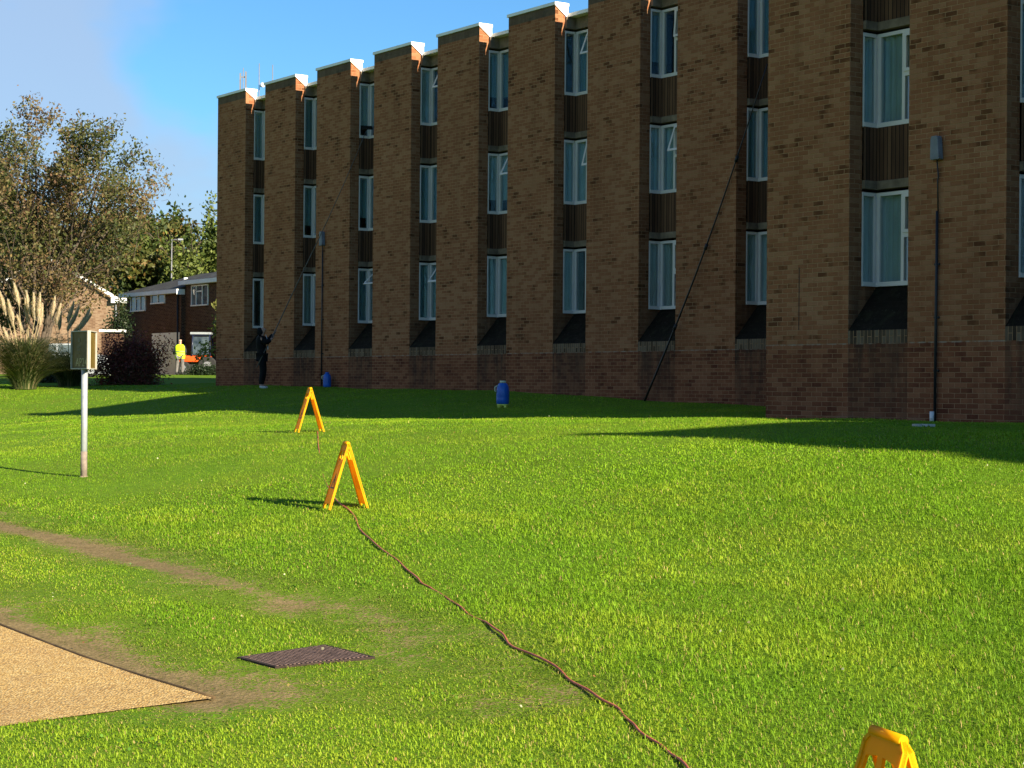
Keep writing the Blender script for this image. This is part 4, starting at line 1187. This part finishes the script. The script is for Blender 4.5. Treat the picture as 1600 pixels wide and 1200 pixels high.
def bush(name, base, label, cat, seed, rx, ry, rz, pal, leaf, n, group=None):
    root = thing(name, base, label, cat, group); nr = np.random.RandomState(seed); rg = random.Random(seed)
    mb = MB(); tips = []
    lob = [(rg.uniform(-.6, .6), rg.uniform(-.5, .5), rg.uniform(.55, 1.08)) for _ in range(7)]
    for i in range(60):
        a = rg.random() * 6.28; rr = math.sqrt(rg.random()); lb_ = lob[i % 7]
        t = Vector((rx * (lb_[0] + rr * .5 * math.cos(a)), ry * (lb_[1] + rr * .5 * math.sin(a)), rz * lb_[2] * (1 - .35 * rr ** 2) * (.7 + .4 * rg.random())))
        mid = Vector((t.x * .45, t.y * .45, t.z * .5)) + Vector((rg.gauss(0, .05), rg.gauss(0, .05), 0))
        mb.tube([(t.x * .15, t.y * .15, -.05), mid, t], [.022, .014, .006], 4, caps=False); tips.append((mid, t))
    mb.build('stems', M['bark'], root, recalc=False)
    k = nr.randint(0, len(tips), n); u = nr.rand(n)[:, None] ** .8
    A_ = np.array([list(a) for a, b_ in tips]); B_ = np.array([list(b_) for a, b_ in tips])
    P = A_[k] * (1 - u) + B_[k] * u + nr.normal(size=(n, 3)) * np.array([rx, ry, rz]) * .13
    low = nr.rand(n) < .3
    P[low, 2] *= nr.rand(low.sum()); P[:, 2] = np.abs(P[:, 2])
    leaf_mesh('foliage', P, leaf, pal, nr, root, M['leaf'])
    return root
b = pix(213, 600, 62)
bush('red_bush', (b.x, 62, G(b.x, 62)), 'dense dark purple red bush behind the sign board', 'bush', 3, 1.55, 1.0, 1.75, [(.09, .026, .024), (.14, .035, .030), (.20, .045, .038), (.26, .080, .050), (.16, .10, .045)], .085, 20000)
b = pix(318, 588, 96)
bush('low_hedge', (b.x, 95, G(b.x, 95)), 'low dark green shrub in front of the orange vehicle', 'bush', 9, 1.1, .6, .62, [(.012, .026, .010), (.02, .04, .014), (.03, .05, .02)], .09, 3500)
b = pix(187, 590, 92)
bush('dark_hedge', (b.x, 92, G(b.x, 92)), 'tall dark evergreen filling the gap between the two houses', 'bush', 19, .9, .7, 4.2, [(.012, .026, .010), (.018, .036, .012), (.03, .045, .016)], .13, 7000)
b = pix(120, 600, 66)
bush('grey_shrub', (b.x - 1.0, 66, G(b.x, 66)), 'grey green shrub between pampas grass and the red bush', 'bush', 29, 1.0, .8, 1.15, [(.035, .05, .022), (.06, .075, .035), (.09, .10, .05)], .09, 6000)

def pampas(x, d, label, seed, nblade, plumes, hb, grp='pampas grass clumps'):
    b = pix(x, 604, d); root = thing('pampas_grass', (b.x, d, G(b.x, d)), label, 'pampas grass', grp)
    nr = np.random.RandomState(seed); rg = random.Random(seed)
    V_, F_, Cc = [], [], []
    for i in range(nblade):
        a = rg.random() * 6.283; h = hb * (.35 + .62 * rg.random()); out_r = (.2 + 1.5 * rg.random()) * hb * .62
        r0 = .35 * rg.random(); w = .011 + .008 * rg.random(); base_ = len(V_); n = 7
        wx, wy = -math.sin(a) * w, math.cos(a) * w
        col = [(.05, .075, .022), (.075, .10, .03), (.12, .13, .045), (.22, .19, .09)][min(3, int(rg.random() ** 1.3 * 4))]
        for k in range(n + 1):
            t = k / n; rr = r0 + out_r * t ** 1.5; z = h * (1.75 * t - .98 * t ** 2.3)
            tw = (1 - .85 * t)
            V_ += [(rr * math.cos(a) - wx * tw, rr * math.sin(a) - wy * tw, max(z, 0.0)), (rr * math.cos(a) + wx * tw, rr * math.sin(a) + wy * tw, max(z, 0.0))]; Cc += [col, col]
        for k in range(n): F_ += [base_ + 2 * k, base_ + 2 * k + 1, base_ + 2 * k + 3, base_ + 2 * k + 2]
    me = ndmesh('blades', V_, F_, 4, col=np.array(Cc), mat=M['leaf']); o = bpy.data.objects.new('blades', me); COL.objects.link(o); o.parent = root
    for (px_, py_, ln, tilt) in plumes:
        top = pix(px_, py_, d) - Vector((b.x, d, G(b.x, d))); top.y += rg.uniform(-.5, .5)
        axis_ = Vector((tilt, rg.uniform(-.1, .1), 1)).normalized(); st = top - axis_ * ln
        foot = Vector((top.x * .15, top.y * .3, .1))
        mb = MB(); ctrl = Vector((st.x * .55, st.y * .5, st.z * .62))
        mb.tube([foot, foot.lerp(ctrl, .55), ctrl.lerp(st, .45), st, top], [.010, .009, .008, .006, .003], 5, caps=False)
        stem = mb.build('plume_stem', plain('straw_stem', (.40, .33, .17), .8, .2, 9), root, recalc=False)
        n = 950; u = nr.rand(n); rad = .085 * np.sin(np.clip(u * 1.05 + .06, 0, 1) * np.pi) ** .75 * (1.1 - .45 * u) * (.25 + .75 * nr.rand(n)) * (ln / .8)
        an = nr.rand(n) * 6.283
        c = np.array(list(st))[None] + np.array(list(axis_))[None] * (u * ln)[:, None]
        P = c + np.c_[np.cos(an) * rad, np.sin(an) * rad, nr.normal(size=n) * .02]
        # fine drooping hairs
        dv = np.c_[np.cos(an) * .35, np.sin(an) * .35, .8 + nr.normal(size=n) * .25] * .10
        w = np.c_[-np.sin(an), np.cos(an), np.zeros(n)] * .007
        v = np.stack([P - w, P + w, P + dv + w * .3, P + dv - w * .3], 1).reshape(-1, 3)
        pc = np.array([(.66, .56, .40), (.55, .46, .32), (.74, .66, .50)])[nr.randint(0, 3, n)]
        me = ndmesh('plume', v, np.arange(n * 4), 4, col=np.repeat(pc, 4, 0), mat=M['plume']); o = bpy.data.objects.new('plume', me); COL.objects.link(o); o.parent = root
    return root
pampas(38, 57, 'pampas grass clump with tall cream plumes at the left frame edge', 1, 2600,
       [(26, 447, .62, -.28), (43, 460, .62, -.18), (56, 462, .75, -.08), (68, 463, .72, .05), (3, 460, .7, -.35), (18, 473, .6, -.3), (-8, 488, .6, -.4), (8, 485, .5, -.35), (36, 470, .62, -.15), (0, 515, .5, -.45), (24, 497, .5, -.4), (62, 478, .6, .1)], 2.05)
pampas(108, 61, 'pampas grass clump with drooping grey plumes behind the sign board', 2, 1500,
       [(88, 468, .65, .1), (100, 480, .6, .25), (112, 474, .65, .3), (124, 482, .6, .45), (135, 486, .6, .6), (144, 494, .6, .8), (95, 492, .5, .1), (118, 496, .5, .5), (128, 502, .55, .9)], 1.5)

# ---------------------------------------------------------------- houses
def rect_wall(mb, a, b, z0, z1, m=0, u0=0):
    a = Vector(a); b = Vector(b); w = (b - a).length
    mb.face([(a.x, a.y, z0), (b.x, b.y, z0), (b.x, b.y, z1), (a.x, a.y, z1)], [(u0, z0 + 10), (u0 + w, z0 + 10), (u0 + w, z1 + 10), (u0, z1 + 10)], m)
HY = 104.0
hL = pix(195, 590, 107.5); hM = pix(282, 590, 101.5); 
house = thing('brick_house', (hL.x, hL.y, .0), 'dark red brick terraced house with grey tiled roof and white windows', 'house')
O = Vector((hL.x, hL.y, 0))
def L_(p): return Vector((p.x, p.y, 0)) - O
a = L_(hL); b = L_(hM)
fd = (b - a).normalized(); bk = Vector((-fd.y, fd.x, 0)); bk = bk if bk.y > 0 else -bk
eave = (pix(240, 455, 104.5).z)
base_z = 1.0
rl = (b - a).length
st = .25                                     # right part is set back
b2 = b + bk * st
c = b2 + fd * 8.0
dp = 8.0
mb = MB()
rect_wall(mb, a, b, base_z, eave); rect_wall(mb, b, b + bk * 8.0, base_z, eave); rect_wall(mb, a, a + bk * dp, base_z, eave); 
eave2 = pix(320, 441, 103).z
rect_wall(mb, b2, c, base_z, eave2, u0=9)
rect_wall(mb, a + bk * dp, c + bk * dp, base_z, eave); rect_wall(mb, c, c + bk * dp, base_z, eave2)
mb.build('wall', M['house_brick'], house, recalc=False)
def hroof(a, b, eave, ridge_h, ins_l, name='roof'):
    mb = MB(); ov = .3
    A0 = a - bk * ov - fd * ov; B0 = b - bk * ov + fd * .05
    ridge = dp / 2
    A1 = a + bk * ridge + fd * ins_l; B1 = b + bk * ridge + fd * .05
    A2 = a + bk * (dp + ov) - fd * ov; B2 = b + bk * (dp + ov) + fd * .05
    z0, z1 = eave - .02, eave + ridge_h
    P = lambda v, z: (v.x, v.y, z)
    w = (B0 - A0).length; s = math.hypot(ridge + ov, ridge_h)
    mb.face([P(A0, z0), P(B0, z0), P(B1, z1), P(A1, z1)], [(0, 0), (w, 0), (w, s), (ins_l, s)])
    mb.face([P(A2, z0), P(B2, z0), P(B1, z1), P(A1, z1)], [(0, 0), (w, 0), (w, s), (ins_l, s)])
    mb.face([P(A0, z0), P(A2, z0), P(A1, z1)], [(0, 0), (dp, 0), (dp / 2, s)])
    mb.face([P(B0, z0), P(B2, z0), P(B1, z1)], [(0, 0), (dp, 0), (dp / 2, s)])
    o = mb.build(name, M['roof_tile'], house, recalc=False)
    fa = MB(); d = (B0 - A0)
    fa.face([P(A0, z0 - .22), P(B0, z0 - .22), P(B0, z0 - .003), P(A0, z0 - .003)])
    fa.face([P(A0, z0 - .22), P(B0, z0 - .22), P(B0 + bk * ov, z0 - .22), P(A0 + bk * ov, z0 - .22)])
    fa.face([P(B0, z0 - .3), P(B0 + bk * .5, z0 - .3), P(B0 + bk * .5, z0 - .003), P(B0, z0 - .003)])
    fa.build('fascia', M['fascia'], house, recalc=False)
    return o
r1 = hroof(a, b, eave, 1.25, 1.6); hroof(b2, c, eave2, 1.15, 0.0)
pz = pix(259.5, 441, 104.5); q = L_(pz) + bk * 1.2
mb = MB(); mb.tube([(q.x, q.y, eave + .2), (q.x, q.y, eave + .82)], .12, 10); mb.build('flue', M['fascia'], r1)
def hwin(x0, y0, x1, y1, pa, pb, bars, frame='window'):
    """window in the facade line pa-pb seen between photo columns x0..x1"""
    def hit(x, y):
        al, be = ray(x, y); p = O + pa; d = (pb - pa).normalized()
        t = (al * p.y - p.x) / (d.x - al * d.y); P_ = p + d * t
        return t, E + be * P_.y
    t0, zt = hit(x0, y0); t1, zb = hit(x1, y1); d = (pb - pa).normalized(); n = -bk
    base_ = pa
    Mx = Matrix.Translation(base_) @ Matrix(((d.x, n.x, 0, 0), (d.y, n.y, 0, 0), (0, 0, 1, 0), (0, 0, 0, 1)))
    fr = MB(); w = .07
    def bx(u0, u1, z0, z1, y0_=.0, y1_=.06): fr.box(((u0 + u1) / 2, (y0_ + y1_) / 2, (z0 + z1) / 2), u1 - u0, y1_ - y0_, z1 - z0, Mx)
    bx(t0, t1, zb, zb + w, 0, .10); bx(t0, t1, zt - w, zt); bx(t0, t0 + w, zb + w, zt - w); bx(t1 - w, t1, zb + w, zt - w)
    for f in bars: bx(t0 + (t1 - t0) * f - w / 2, t0 + (t1 - t0) * f + w / 2, zb + w, zt - w)
    if len(bars) == 2: bx(t0 + (t1 - t0) * bars[0] + w / 2, t0 + (t1 - t0) * bars[1] - w / 2, zb + (zt - zb) * .66, zb + (zt - zb) * .66 + w)
    o = fr.build(frame, M['white'], house)
    pn = MB(); pn.box(((t0 + t1) / 2, .012, (zb + zt) / 2), t1 - t0 - 2 * w, .008, zt - zb - 2 * w, Mx); pn.build('pane', M['hglass'], o)
    return o
def hg():
    m = NT('house_window_glass'); tc_ = m.n('ShaderNodeTexCoord').outputs['Object']
    c = m.mix(m.map(m.noise(tc_, 1.5, 2), .35, .65), (.012, .02, .03), (.10, .13, .15))
    return m.done(m.bsdf(c, .06, .8))
M['hglass'] = hg()
hwin(205, 459, 228, 486, a, b, (.36, .66)); hwin(237, 456, 258.5, 474, a, b, (.5,))
hwin(300, 446, 326, 477, b2, c, (.3, .66))
# garage door and porch
mb = MB(); 
def hitp(x, y, pa, pb):
    al, be = ray(x, y); p = O + pa; d = (pb - pa).normalized(); t = (al * p.y - p.x) / (d.x - al * d.y); P_ = p + d * t
    return pa + d * t, E + be * P_.y
g0, gz1 = hitp(238, 521, a, b); g1, _ = hitp(281.5, 521, a, b); nrm = -bk * .03
mb.face([(g0.x + nrm.x, g0.y + nrm.y, base_z), (g1.x + nrm.x, g1.y + nrm.y, base_z), (g1.x + nrm.x, g1.y + nrm.y, gz1), (g0.x + nrm.x, g0.y + nrm.y, gz1)])
gd = mb.build('garage_door', M['fascia'], house, recalc=False)
p0, z0_ = hitp(299, 517, b2, c); p1, z1_ = hitp(326, 521, b2, c)
pw, _ = hitp(279, 480, a, b); mb = MB(); mb.tube([(pw.x - bk.x * .06, pw.y - bk.y * .06, eave - .1), (pw.x - bk.x * .06, pw.y - bk.y * .06, base_z)], .045, 8); mb.build('downpipe', M['black_metal'], house)

# gable house on the left
g_r = pix(178, 590, 96); g_dir = Vector((-1, .12, 0)).normalized(); gw = 7.2
gh = thing('gable_house', (g_r.x, g_r.y, 0), 'sunlit pale brick gable end with white barge boards, left of the red brick house', 'house')
e_z = pix(178, 463, 96).z
pk = g_dir * gw / 2; far_ = g_dir * gw; pk_z = e_z + gw / 2 * math.tan(R(30))
mb = MB()
mb.face([(0, 0, .8), (far_.x, far_.y, .8), (far_.x, far_.y, e_z), (pk.x, pk.y, pk_z), (0, 0, e_z)], [(0, 10.8), (gw, 10.8), (gw, 10 + e_z), (gw / 2, 10 + pk_z), (0, 10 + e_z)])
sd = Vector((-.24, 1, 0)).normalized() * 9
rect_wall(mb, (0, 0, 0), sd, .8, e_z)
rect_wall(mb, far_, far_ + sd, .8, e_z)
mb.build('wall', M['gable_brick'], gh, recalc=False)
mb = MB(); fo = Vector((.0, -.25, 0))
for s0, s1 in (((0, 0, 0), pk), (far_, pk)):
    s0 = Vector(s0); s1 = Vector(s1); out_v = (s0 - s1).normalized() * .35
    q0 = s0 + out_v + fo; z0_ = e_z - .2; q1 = s1 + fo
    mb.face([(q0.x, q0.y, z0_ + .12), (q1.x, q1.y, pk_z + .12), (q1.x + sd.x, q1.y + sd.y, pk_z + .12), (q0.x + sd.x, q0.y + sd.y, z0_ + .12)], [(0, 0), (0, 4), (9, 4), (9, 0)])
mb.build('roof', M['roof_tile'], gh, recalc=False)
mb = MB()
for s0, s1 in (((0, 0, 0), pk), (far_, pk)):
    s0 = Vector(s0); s1 = Vector(s1); out_v = (s0 - s1).normalized() * .35
    q0 = s0 + out_v + fo; z0_ = e_z - .2; q1 = s1 + fo
    mb.face([(q0.x, q0.y - .01, z0_ - .12), (q1.x, q1.y - .01, pk_z - .12), (q1.x, q1.y - .01, pk_z + .08), (q0.x, q0.y - .01, z0_ + .08)])
mb.box((.25, -.12, e_z - .22), .75, .32, .26)
mb.build('barge_board', M['fascia'], gh, recalc=False)
mb = MB(); mb.tube([(.08, -.05, e_z - .35), (.08, -.05, .8)], .05, 8); mb.build('downpipe', M['steel_grey'], gh)

# flat roofed garage with a white fascia
gp = pix(150, 590, 88); gar = thing('garage', (gp.x, 88, 0), 'low flat roofed garage with white fascia behind the red bush', 'garage')
x0 = pix(154, 590, 88).x - gp.x; x1 = pix(192, 590, 88).x - gp.x; zt = pix(150, 514.5, 88).z
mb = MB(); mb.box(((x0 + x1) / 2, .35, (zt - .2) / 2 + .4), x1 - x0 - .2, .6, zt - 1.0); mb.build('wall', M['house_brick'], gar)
mb = MB(); mb.box(((x0 + x1) / 2, .35, zt - .06), x1 - x0, .7, .11); mb.build('fascia', M['fascia'], gar)
mb = MB(); mb.box(((x0 + x1) / 2, .03, 1.4 + .25), 1.3, .05, 1.7); mb.build('garage_door', M['silver'], gar)

# street lamp
lb = pix(268, 415, 113); lp = thing('street_lamp', (lb.x, 113, G(lb.x, 113)), 'slim grey street lamp with a short horizontal arm above the house roof', 'street lamp')
tz = pix(268, 374, 113).z - G(lb.x, 113); ax_ = pix(286, 374, 113).x - lb.x
mb = MB(); mb.tube([(0, 0, 0), (0, 0, tz * .5), (0, 0, tz)], [.07, .05, .035], 10); mb.build('column', M['steel_grey'], lp)
mb = MB(); mb.tube([(0, 0, tz - .05), (ax_ * .5, 0, tz), (ax_ * .6, 0, tz)], .035, 8); mb.build('arm', M['steel_grey'], lp)
mb = MB(); mb.box((ax_ * .78, 0, tz), ax_ * .42, .22, .10); mb.build('lamp_head', M['galv'], lp)

# orange utility tractor behind the shrub
tp = pix(312, 586, 98); tr = thing('utility_tractor', (tp.x, 98, G(tp.x, 98)), 'orange utility tractor with black cab behind the low shrub', 'tractor')
K = 98 / F
mb = MB(); mb.box((-.15, 0, .86), 1.55, 1.0, .34); mb.box((-.75, 0, .80), .6, .8, .25); o = mb.build('body', M['orange'], tr); bv = o.modifiers.new('bevel', 'BEVEL'); bv.width = .06; bv.segments = 3
mb = MB()
for x in (-.35, .62):
    for y in (-.5, .5): mb.tube([(x, y, 1.0), (x * .9 + .02, y * .92, 2.12)], .04, 8)
mb.box((.13, 0, 2.13), 1.05, 1.05, .06); mb.build('cab_frame', M['navy'], tr)
mb = MB(); mb.box((.13, 0, 2.21), 1.1, 1.15, .11); mb.build('cab_roof', M['silver'], tr)
mb = MB(); mb.box((.13, -.47, 1.55), .84, .015, .95); wsn = mb.build('windscreen', M['hglass'], tr)
mb = MB(); mb.box((.1, 0, .55), 1.5, .5, .3); mb.build('chassis', M['rubber'], tr)
for x, y, r_ in ((-.75, -.5, .36), (-.75, .5, .36), (.5, -.55, .5), (.5, .55, .5)):
    mb = MB(); w_ = .12
    mb.tube([(x, y - w_, r_), (x, y - w_ * .8, r_), (x, y + w_ * .8, r_), (x, y + w_, r_)], [r_ * .88, r_, r_, r_ * .88], 24); wh_ = mb.build('wheel', M['rubber'], tr)
    mb = MB(); mb.tube([(x, y - w_ - .01, r_), (x, y + w_ + .01, r_)], r_ * .45, 16); mb.build('rim', M['steel_grey'], wh_)

# silver car in front of the garage
cp_ = pix(92, 596, 80); car = thing('parked_car', (cp_.x, 80, G(cp_.x, 80)), 'silver parked car half hidden behind the pampas grass and the sign board', 'car', rz=R(12))
prof = [(-2.1, .35), (-2.12, .75), (-1.95, .88), (-1.45, .93), (-.85, 1.40), (.65, 1.43), (1.35, 1.02), (2.0, .92), (2.13, .6), (2.1, .35)]
mb = MB(); mb.prism(prof, -.82, .82, lambda u, v, w: V((u, w, v))); o = mb.build('body', M['silver'], car); bv = o.modifiers.new('bevel', 'BEVEL'); bv.width = .05; bv.segments = 3
for s in (-1, 1):
    mb = MB(); mb.prism([(-1.2, .97), (-.78, 1.33), (-.1, 1.36), (-.1, .97)], s * .823, s * .829, lambda u, v, w: V((u, w, v))); mb.prism([(-.02, .97), (-.02, 1.36), (.6, 1.36), (1.1, 1.0)], s * .823, s * .829, lambda u, v, w: V((u, w, v))); mb.build('side_window', M['hglass'], car)
for x in (-1.3, 1.35):
    for s in (-1, 1):
        mb = MB(); mb.tube([(x, s * .62, .32), (x, s * .66, .32), (x, s * .84, .32), (x, s * .85, .32)], [.29, .32, .32, .28], 20); w_ = mb.build('wheel', M['rubber'], car)
        mb = MB(); mb.tube([(x, s * .80, .32), (x, s * .855, .32)], .19, 14); mb.build('rim', M['silver'], w_)
for s in (-1, 1):
    mb = MB(); mb.box((-2.10, s * .6, .72), .06, .32, .14); mb.build('headlight', M['fascia'], car)

# ---------------------------------------------------------------- grass
NR = np.random.RandomState(99)
def band(y0, y1, dens, pad=1.0):
    area = (y1 - y0) * (.30 * (y0 + y1) + 2 * pad)
    n = int(area * dens)
    u = NR.rand(n); y = np.sqrt(y0 ** 2 + u * (y1 ** 2 - y0 ** 2)); x = (NR.rand(n) * 2 - 1) * (.30 * y + pad)
    return x, y
X_, Y_, Wd, Ht = [], [], [], []
for y0, y1, dens, wd, ht in ((4.6, 9, 5600, .0036, .036), (9, 12.5, 4600, .0040, .036), (12.5, 18, 2900, .0050, .028), (18, 26, 1700, .0070, .025), (26, 38, 900, .010, .024), (38, 62, 340, .017, .028)):
    x, y = band(y0, y1, dens); X_.append(x); Y_.append(y); Wd.append(np.full(len(x), wd)); Ht.append(np.full(len(x), ht))
x, y, wd, ht = map(np.concatenate, (X_, Y_, Wd, Ht))
# keep off: path, grate, building footprint, barns
a_, b_ = in_path(x, y)
keep = ~((a_ > .0015) & (b_ > .0025) & (a_ + b_ < 1))
Dp = QD.x * x + QD.y * y; Tp = TD.x * x + TD.y * y
for (ox, oy, zo) in (BB, BF, (f3.x, f3.y, 0)):
    t = Tp - (TD.x * ox + TD.y * oy); q = Dp - (QD.x * ox + QD.y * oy)
    keep &= ~((q > -.03) & (t > -.03) & (t < 28.75))
G4 = np.array([[p.x, p.y] for p in c4])
ins = np.ones(len(x), bool)
sg = None
for i in range(4):
    p, q = G4[i], G4[(i + 1) % 4]; cr = (q[0] - p[0]) * (y - p[1]) - (q[1] - p[1]) * (x - p[0])
    s0 = (G4[(i + 2) % 4][0] - p[0]) * (q[1] - p[1]) * -1 + (q[0] - p[0]) * (G4[(i + 2) % 4][1] - p[1])
    ins &= (cr * np.sign(s0)) / math.hypot(q[0] - p[0], q[1] - p[1]) > .03
keep &= ~ins
hd = seg_d(x, y, [(p[0], p[1]) for p in pts[::4]])
Wn = worn(x, y)
keep &= NR.rand(len(x)) > np.clip(.72 * (Wn + .45 * fbm(x + 1, y - 2, 11.0) * (Wn > .03)) * 1.15 - .12, 0, .93)
x, y, wd, ht, Wn, hd = (v_[keep] for v_ in (x, y, wd, ht, Wn, hd))
n = len(x); z = gz(x, y) - Wn * .012 - .003
tuft = fbm(x, y, 2.2); tuft2 = fbm(x + 3, y + 5, 8.0); big = fbm(x - 9, y + 2, .35)
Dv = .819 * x + .574 * y
short = np.clip((7.6 - Dv) / 3.0, 0, 1)          # trodden turf by the path is shorter
h = ht * (.55 + .75 * NR.rand(n)) * (1 + .30 * tuft + .30 * fbm(x + 12, y - 4, 1.0) + .12 * tuft2) * (1 - .45 * short) * (1 - .6 * Wn)
h *= np.where(NR.rand(n) < .02, 1.7, 1.0)
h = np.where(hd < .03, h * .75, h)
flat = np.clip(Wn * 1.6 + .25 * fbm(x - 6, y + 1, 6.0) * (Wn > .04), 0, 1)
h *= (1 - .5 * flat)
h = np.clip(h, .006, .12)
an = NR.rand(n) * 6.283; lean = .3 + 1.3 * NR.rand(n) + 1.6 * flat
dx, dy = np.cos(an), np.sin(an); px_, py_ = -dy, dx
w2 = wd * (.7 + .6 * NR.rand(n))
b0_ = np.stack([x - px_ * w2 / 2, y - py_ * w2 / 2, z], 1); b1_ = np.stack([x + px_ * w2 / 2, y + py_ * w2 / 2, z], 1)
mx1 = x + dx * lean * h * .35; my1 = y + dy * lean * h * .35; mz = z + h * .62
m0 = np.stack([mx1 - px_ * w2 * .42, my1 - py_ * w2 * .42, mz], 1); m1_ = np.stack([mx1 + px_ * w2 * .42, my1 + py_ * w2 * .42, mz], 1)
tz = z + h * np.clip(1.0 - .35 * (lean - .25), .5, 1)
tip = np.stack([x + dx * lean * h, y + dy * lean * h, tz], 1)
near = y < 20
# colour of each blade: green, lime and straw, drifting over the lawn
g0 = np.array([.100, .220, .006]); g1 = np.array([.205, .385, .010]); g2_ = np.array([.35, .44, .024]); g3 = np.array([.40, .31, .10])
k = np.clip(.52 + .20 * tuft + .12 * tuft2 + .34 * big + .22 * fbm(x - 3, y - 8, .55) + .18 * NR.normal(size=n) + .06 * short, 0, 1)[:, None]
col = g0 * (1 - k) + g1 * k
y_ = np.clip(.12 + .40 * fbm(x + 20, y, .9) + .30 * fbm(x + 2, y - 20, 3.1) + .36 * short + .10 * tuft2 + .20 * NR.normal(size=n), 0, 1)[:, None]
col = col * (1 - y_) + g2_ * y_
st_ = (NR.rand(n) < (.035 + .16 * np.clip(Wn + .35 * short, 0, 1)))
mud = np.array([.20, .19, .045]) * (.6 + .7 * NR.rand(n, 1)); fl_ = (flat * .75)[:, None]; col = col * (1 - fl_) + mud * fl_
col[st_] = g3 * (.7 + .6 * NR.rand(st_.sum(), 1))
def blades(name, sel, full):
    c_ = col[sel]
    if full:
        v = np.stack([b0_[sel], b1_[sel], m1_[sel], m0[sel]], 1).reshape(-1, 3); N = sel.sum()
        vt = tip[sel]
        verts = np.concatenate([v, vt]); q = np.arange(N) * 4
        # quads + tris stored as tris
        tri = np.concatenate([np.c_[q, q + 1, q + 2], np.c_[q, q + 2, q + 3], np.c_[q + 3, q + 2, 4 * N + np.arange(N)]]).ravel()
        cc_ = np.concatenate([np.repeat(c_, 4, 0), c_])
        return verts, tri, cc_
    v = np.stack([b0_[sel], b1_[sel], tip[sel]], 1).reshape(-1, 3); N = sel.sum()
    return v, np.arange(3 * N), np.repeat(c_, 3, 0)
v1, t1, c1 = blades('n', near, True); v2, t2, c2 = blades('f', ~near, False)
gme = ndmesh('grass', np.concatenate([v1, v2]), np.concatenate([t1, t2 + len(v1)]), 3, col=np.concatenate([c1, c2]), mat=M['blade'])
go = bpy.data.objects.new('grass', gme); COL.objects.link(go)
tag(go, 'short mown green grass covering the lawn', 'grass', kind='stuff')

# small fallen leaves and clover flowers scattered in the lawn
n = 260; y = 6 + 34 * NR.rand(n) ** 1.3; x = (NR.rand(n) * 2 - 1) * (.29 * y)
a_, b_ = in_path(x, y); ok = ~((a_ > 0) & (b_ > 0) & (a_ + b_ < 1)); Dq = .819 * x + .574 * y; ok &= Dq < 19
x, y = x[ok], y[ok]
P = np.c_[x, y, gz(x, y) + .045]
lm = leaf_mesh('fallen_leaves', P, .019, [(.30, .24, .08), (.40, .36, .16), (.26, .12, .05), (.45, .44, .28)], NR, None, M['leaf'], aspect=.8)
nw = 2600; cx_ = NR.rand(260) * 2 - 1; cy_ = 5 + 20 * NR.rand(260) ** 1.2; ci_ = NR.randint(0, 260, nw)
wx_ = cx_[ci_] * .29 * cy_[ci_] + NR.normal(size=nw) * .07; wy_ = cy_[ci_] + NR.normal(size=nw) * .10
a_, b_ = in_path(wx_, wy_); ok = ~((a_ > -.02) & (b_ > -.02) & (a_ + b_ < 1.02)) & (np.hypot(wx_ - cen.x, wy_ - cen.y) > .75) & (worn(wx_, wy_) < .3)
wx_, wy_ = wx_[ok], wy_[ok]
wl_ = leaf_mesh('clover_patches', np.c_[wx_, wy_, gz(wx_, wy_) + .026], .017, [(.06, .15, .006), (.09, .20, .008), (.13, .25, .01)], NR, None, M['leaf'], aspect=.85)
tag(wl_, 'low clover and plantain leaves growing in patches among the grass', 'weeds', kind='stuff')
tag(lm, 'small fallen leaves and pale flowers scattered over the lawn', 'leaves', kind='stuff')
print('objects', len(bpy.data.objects), 'blades', len(col))
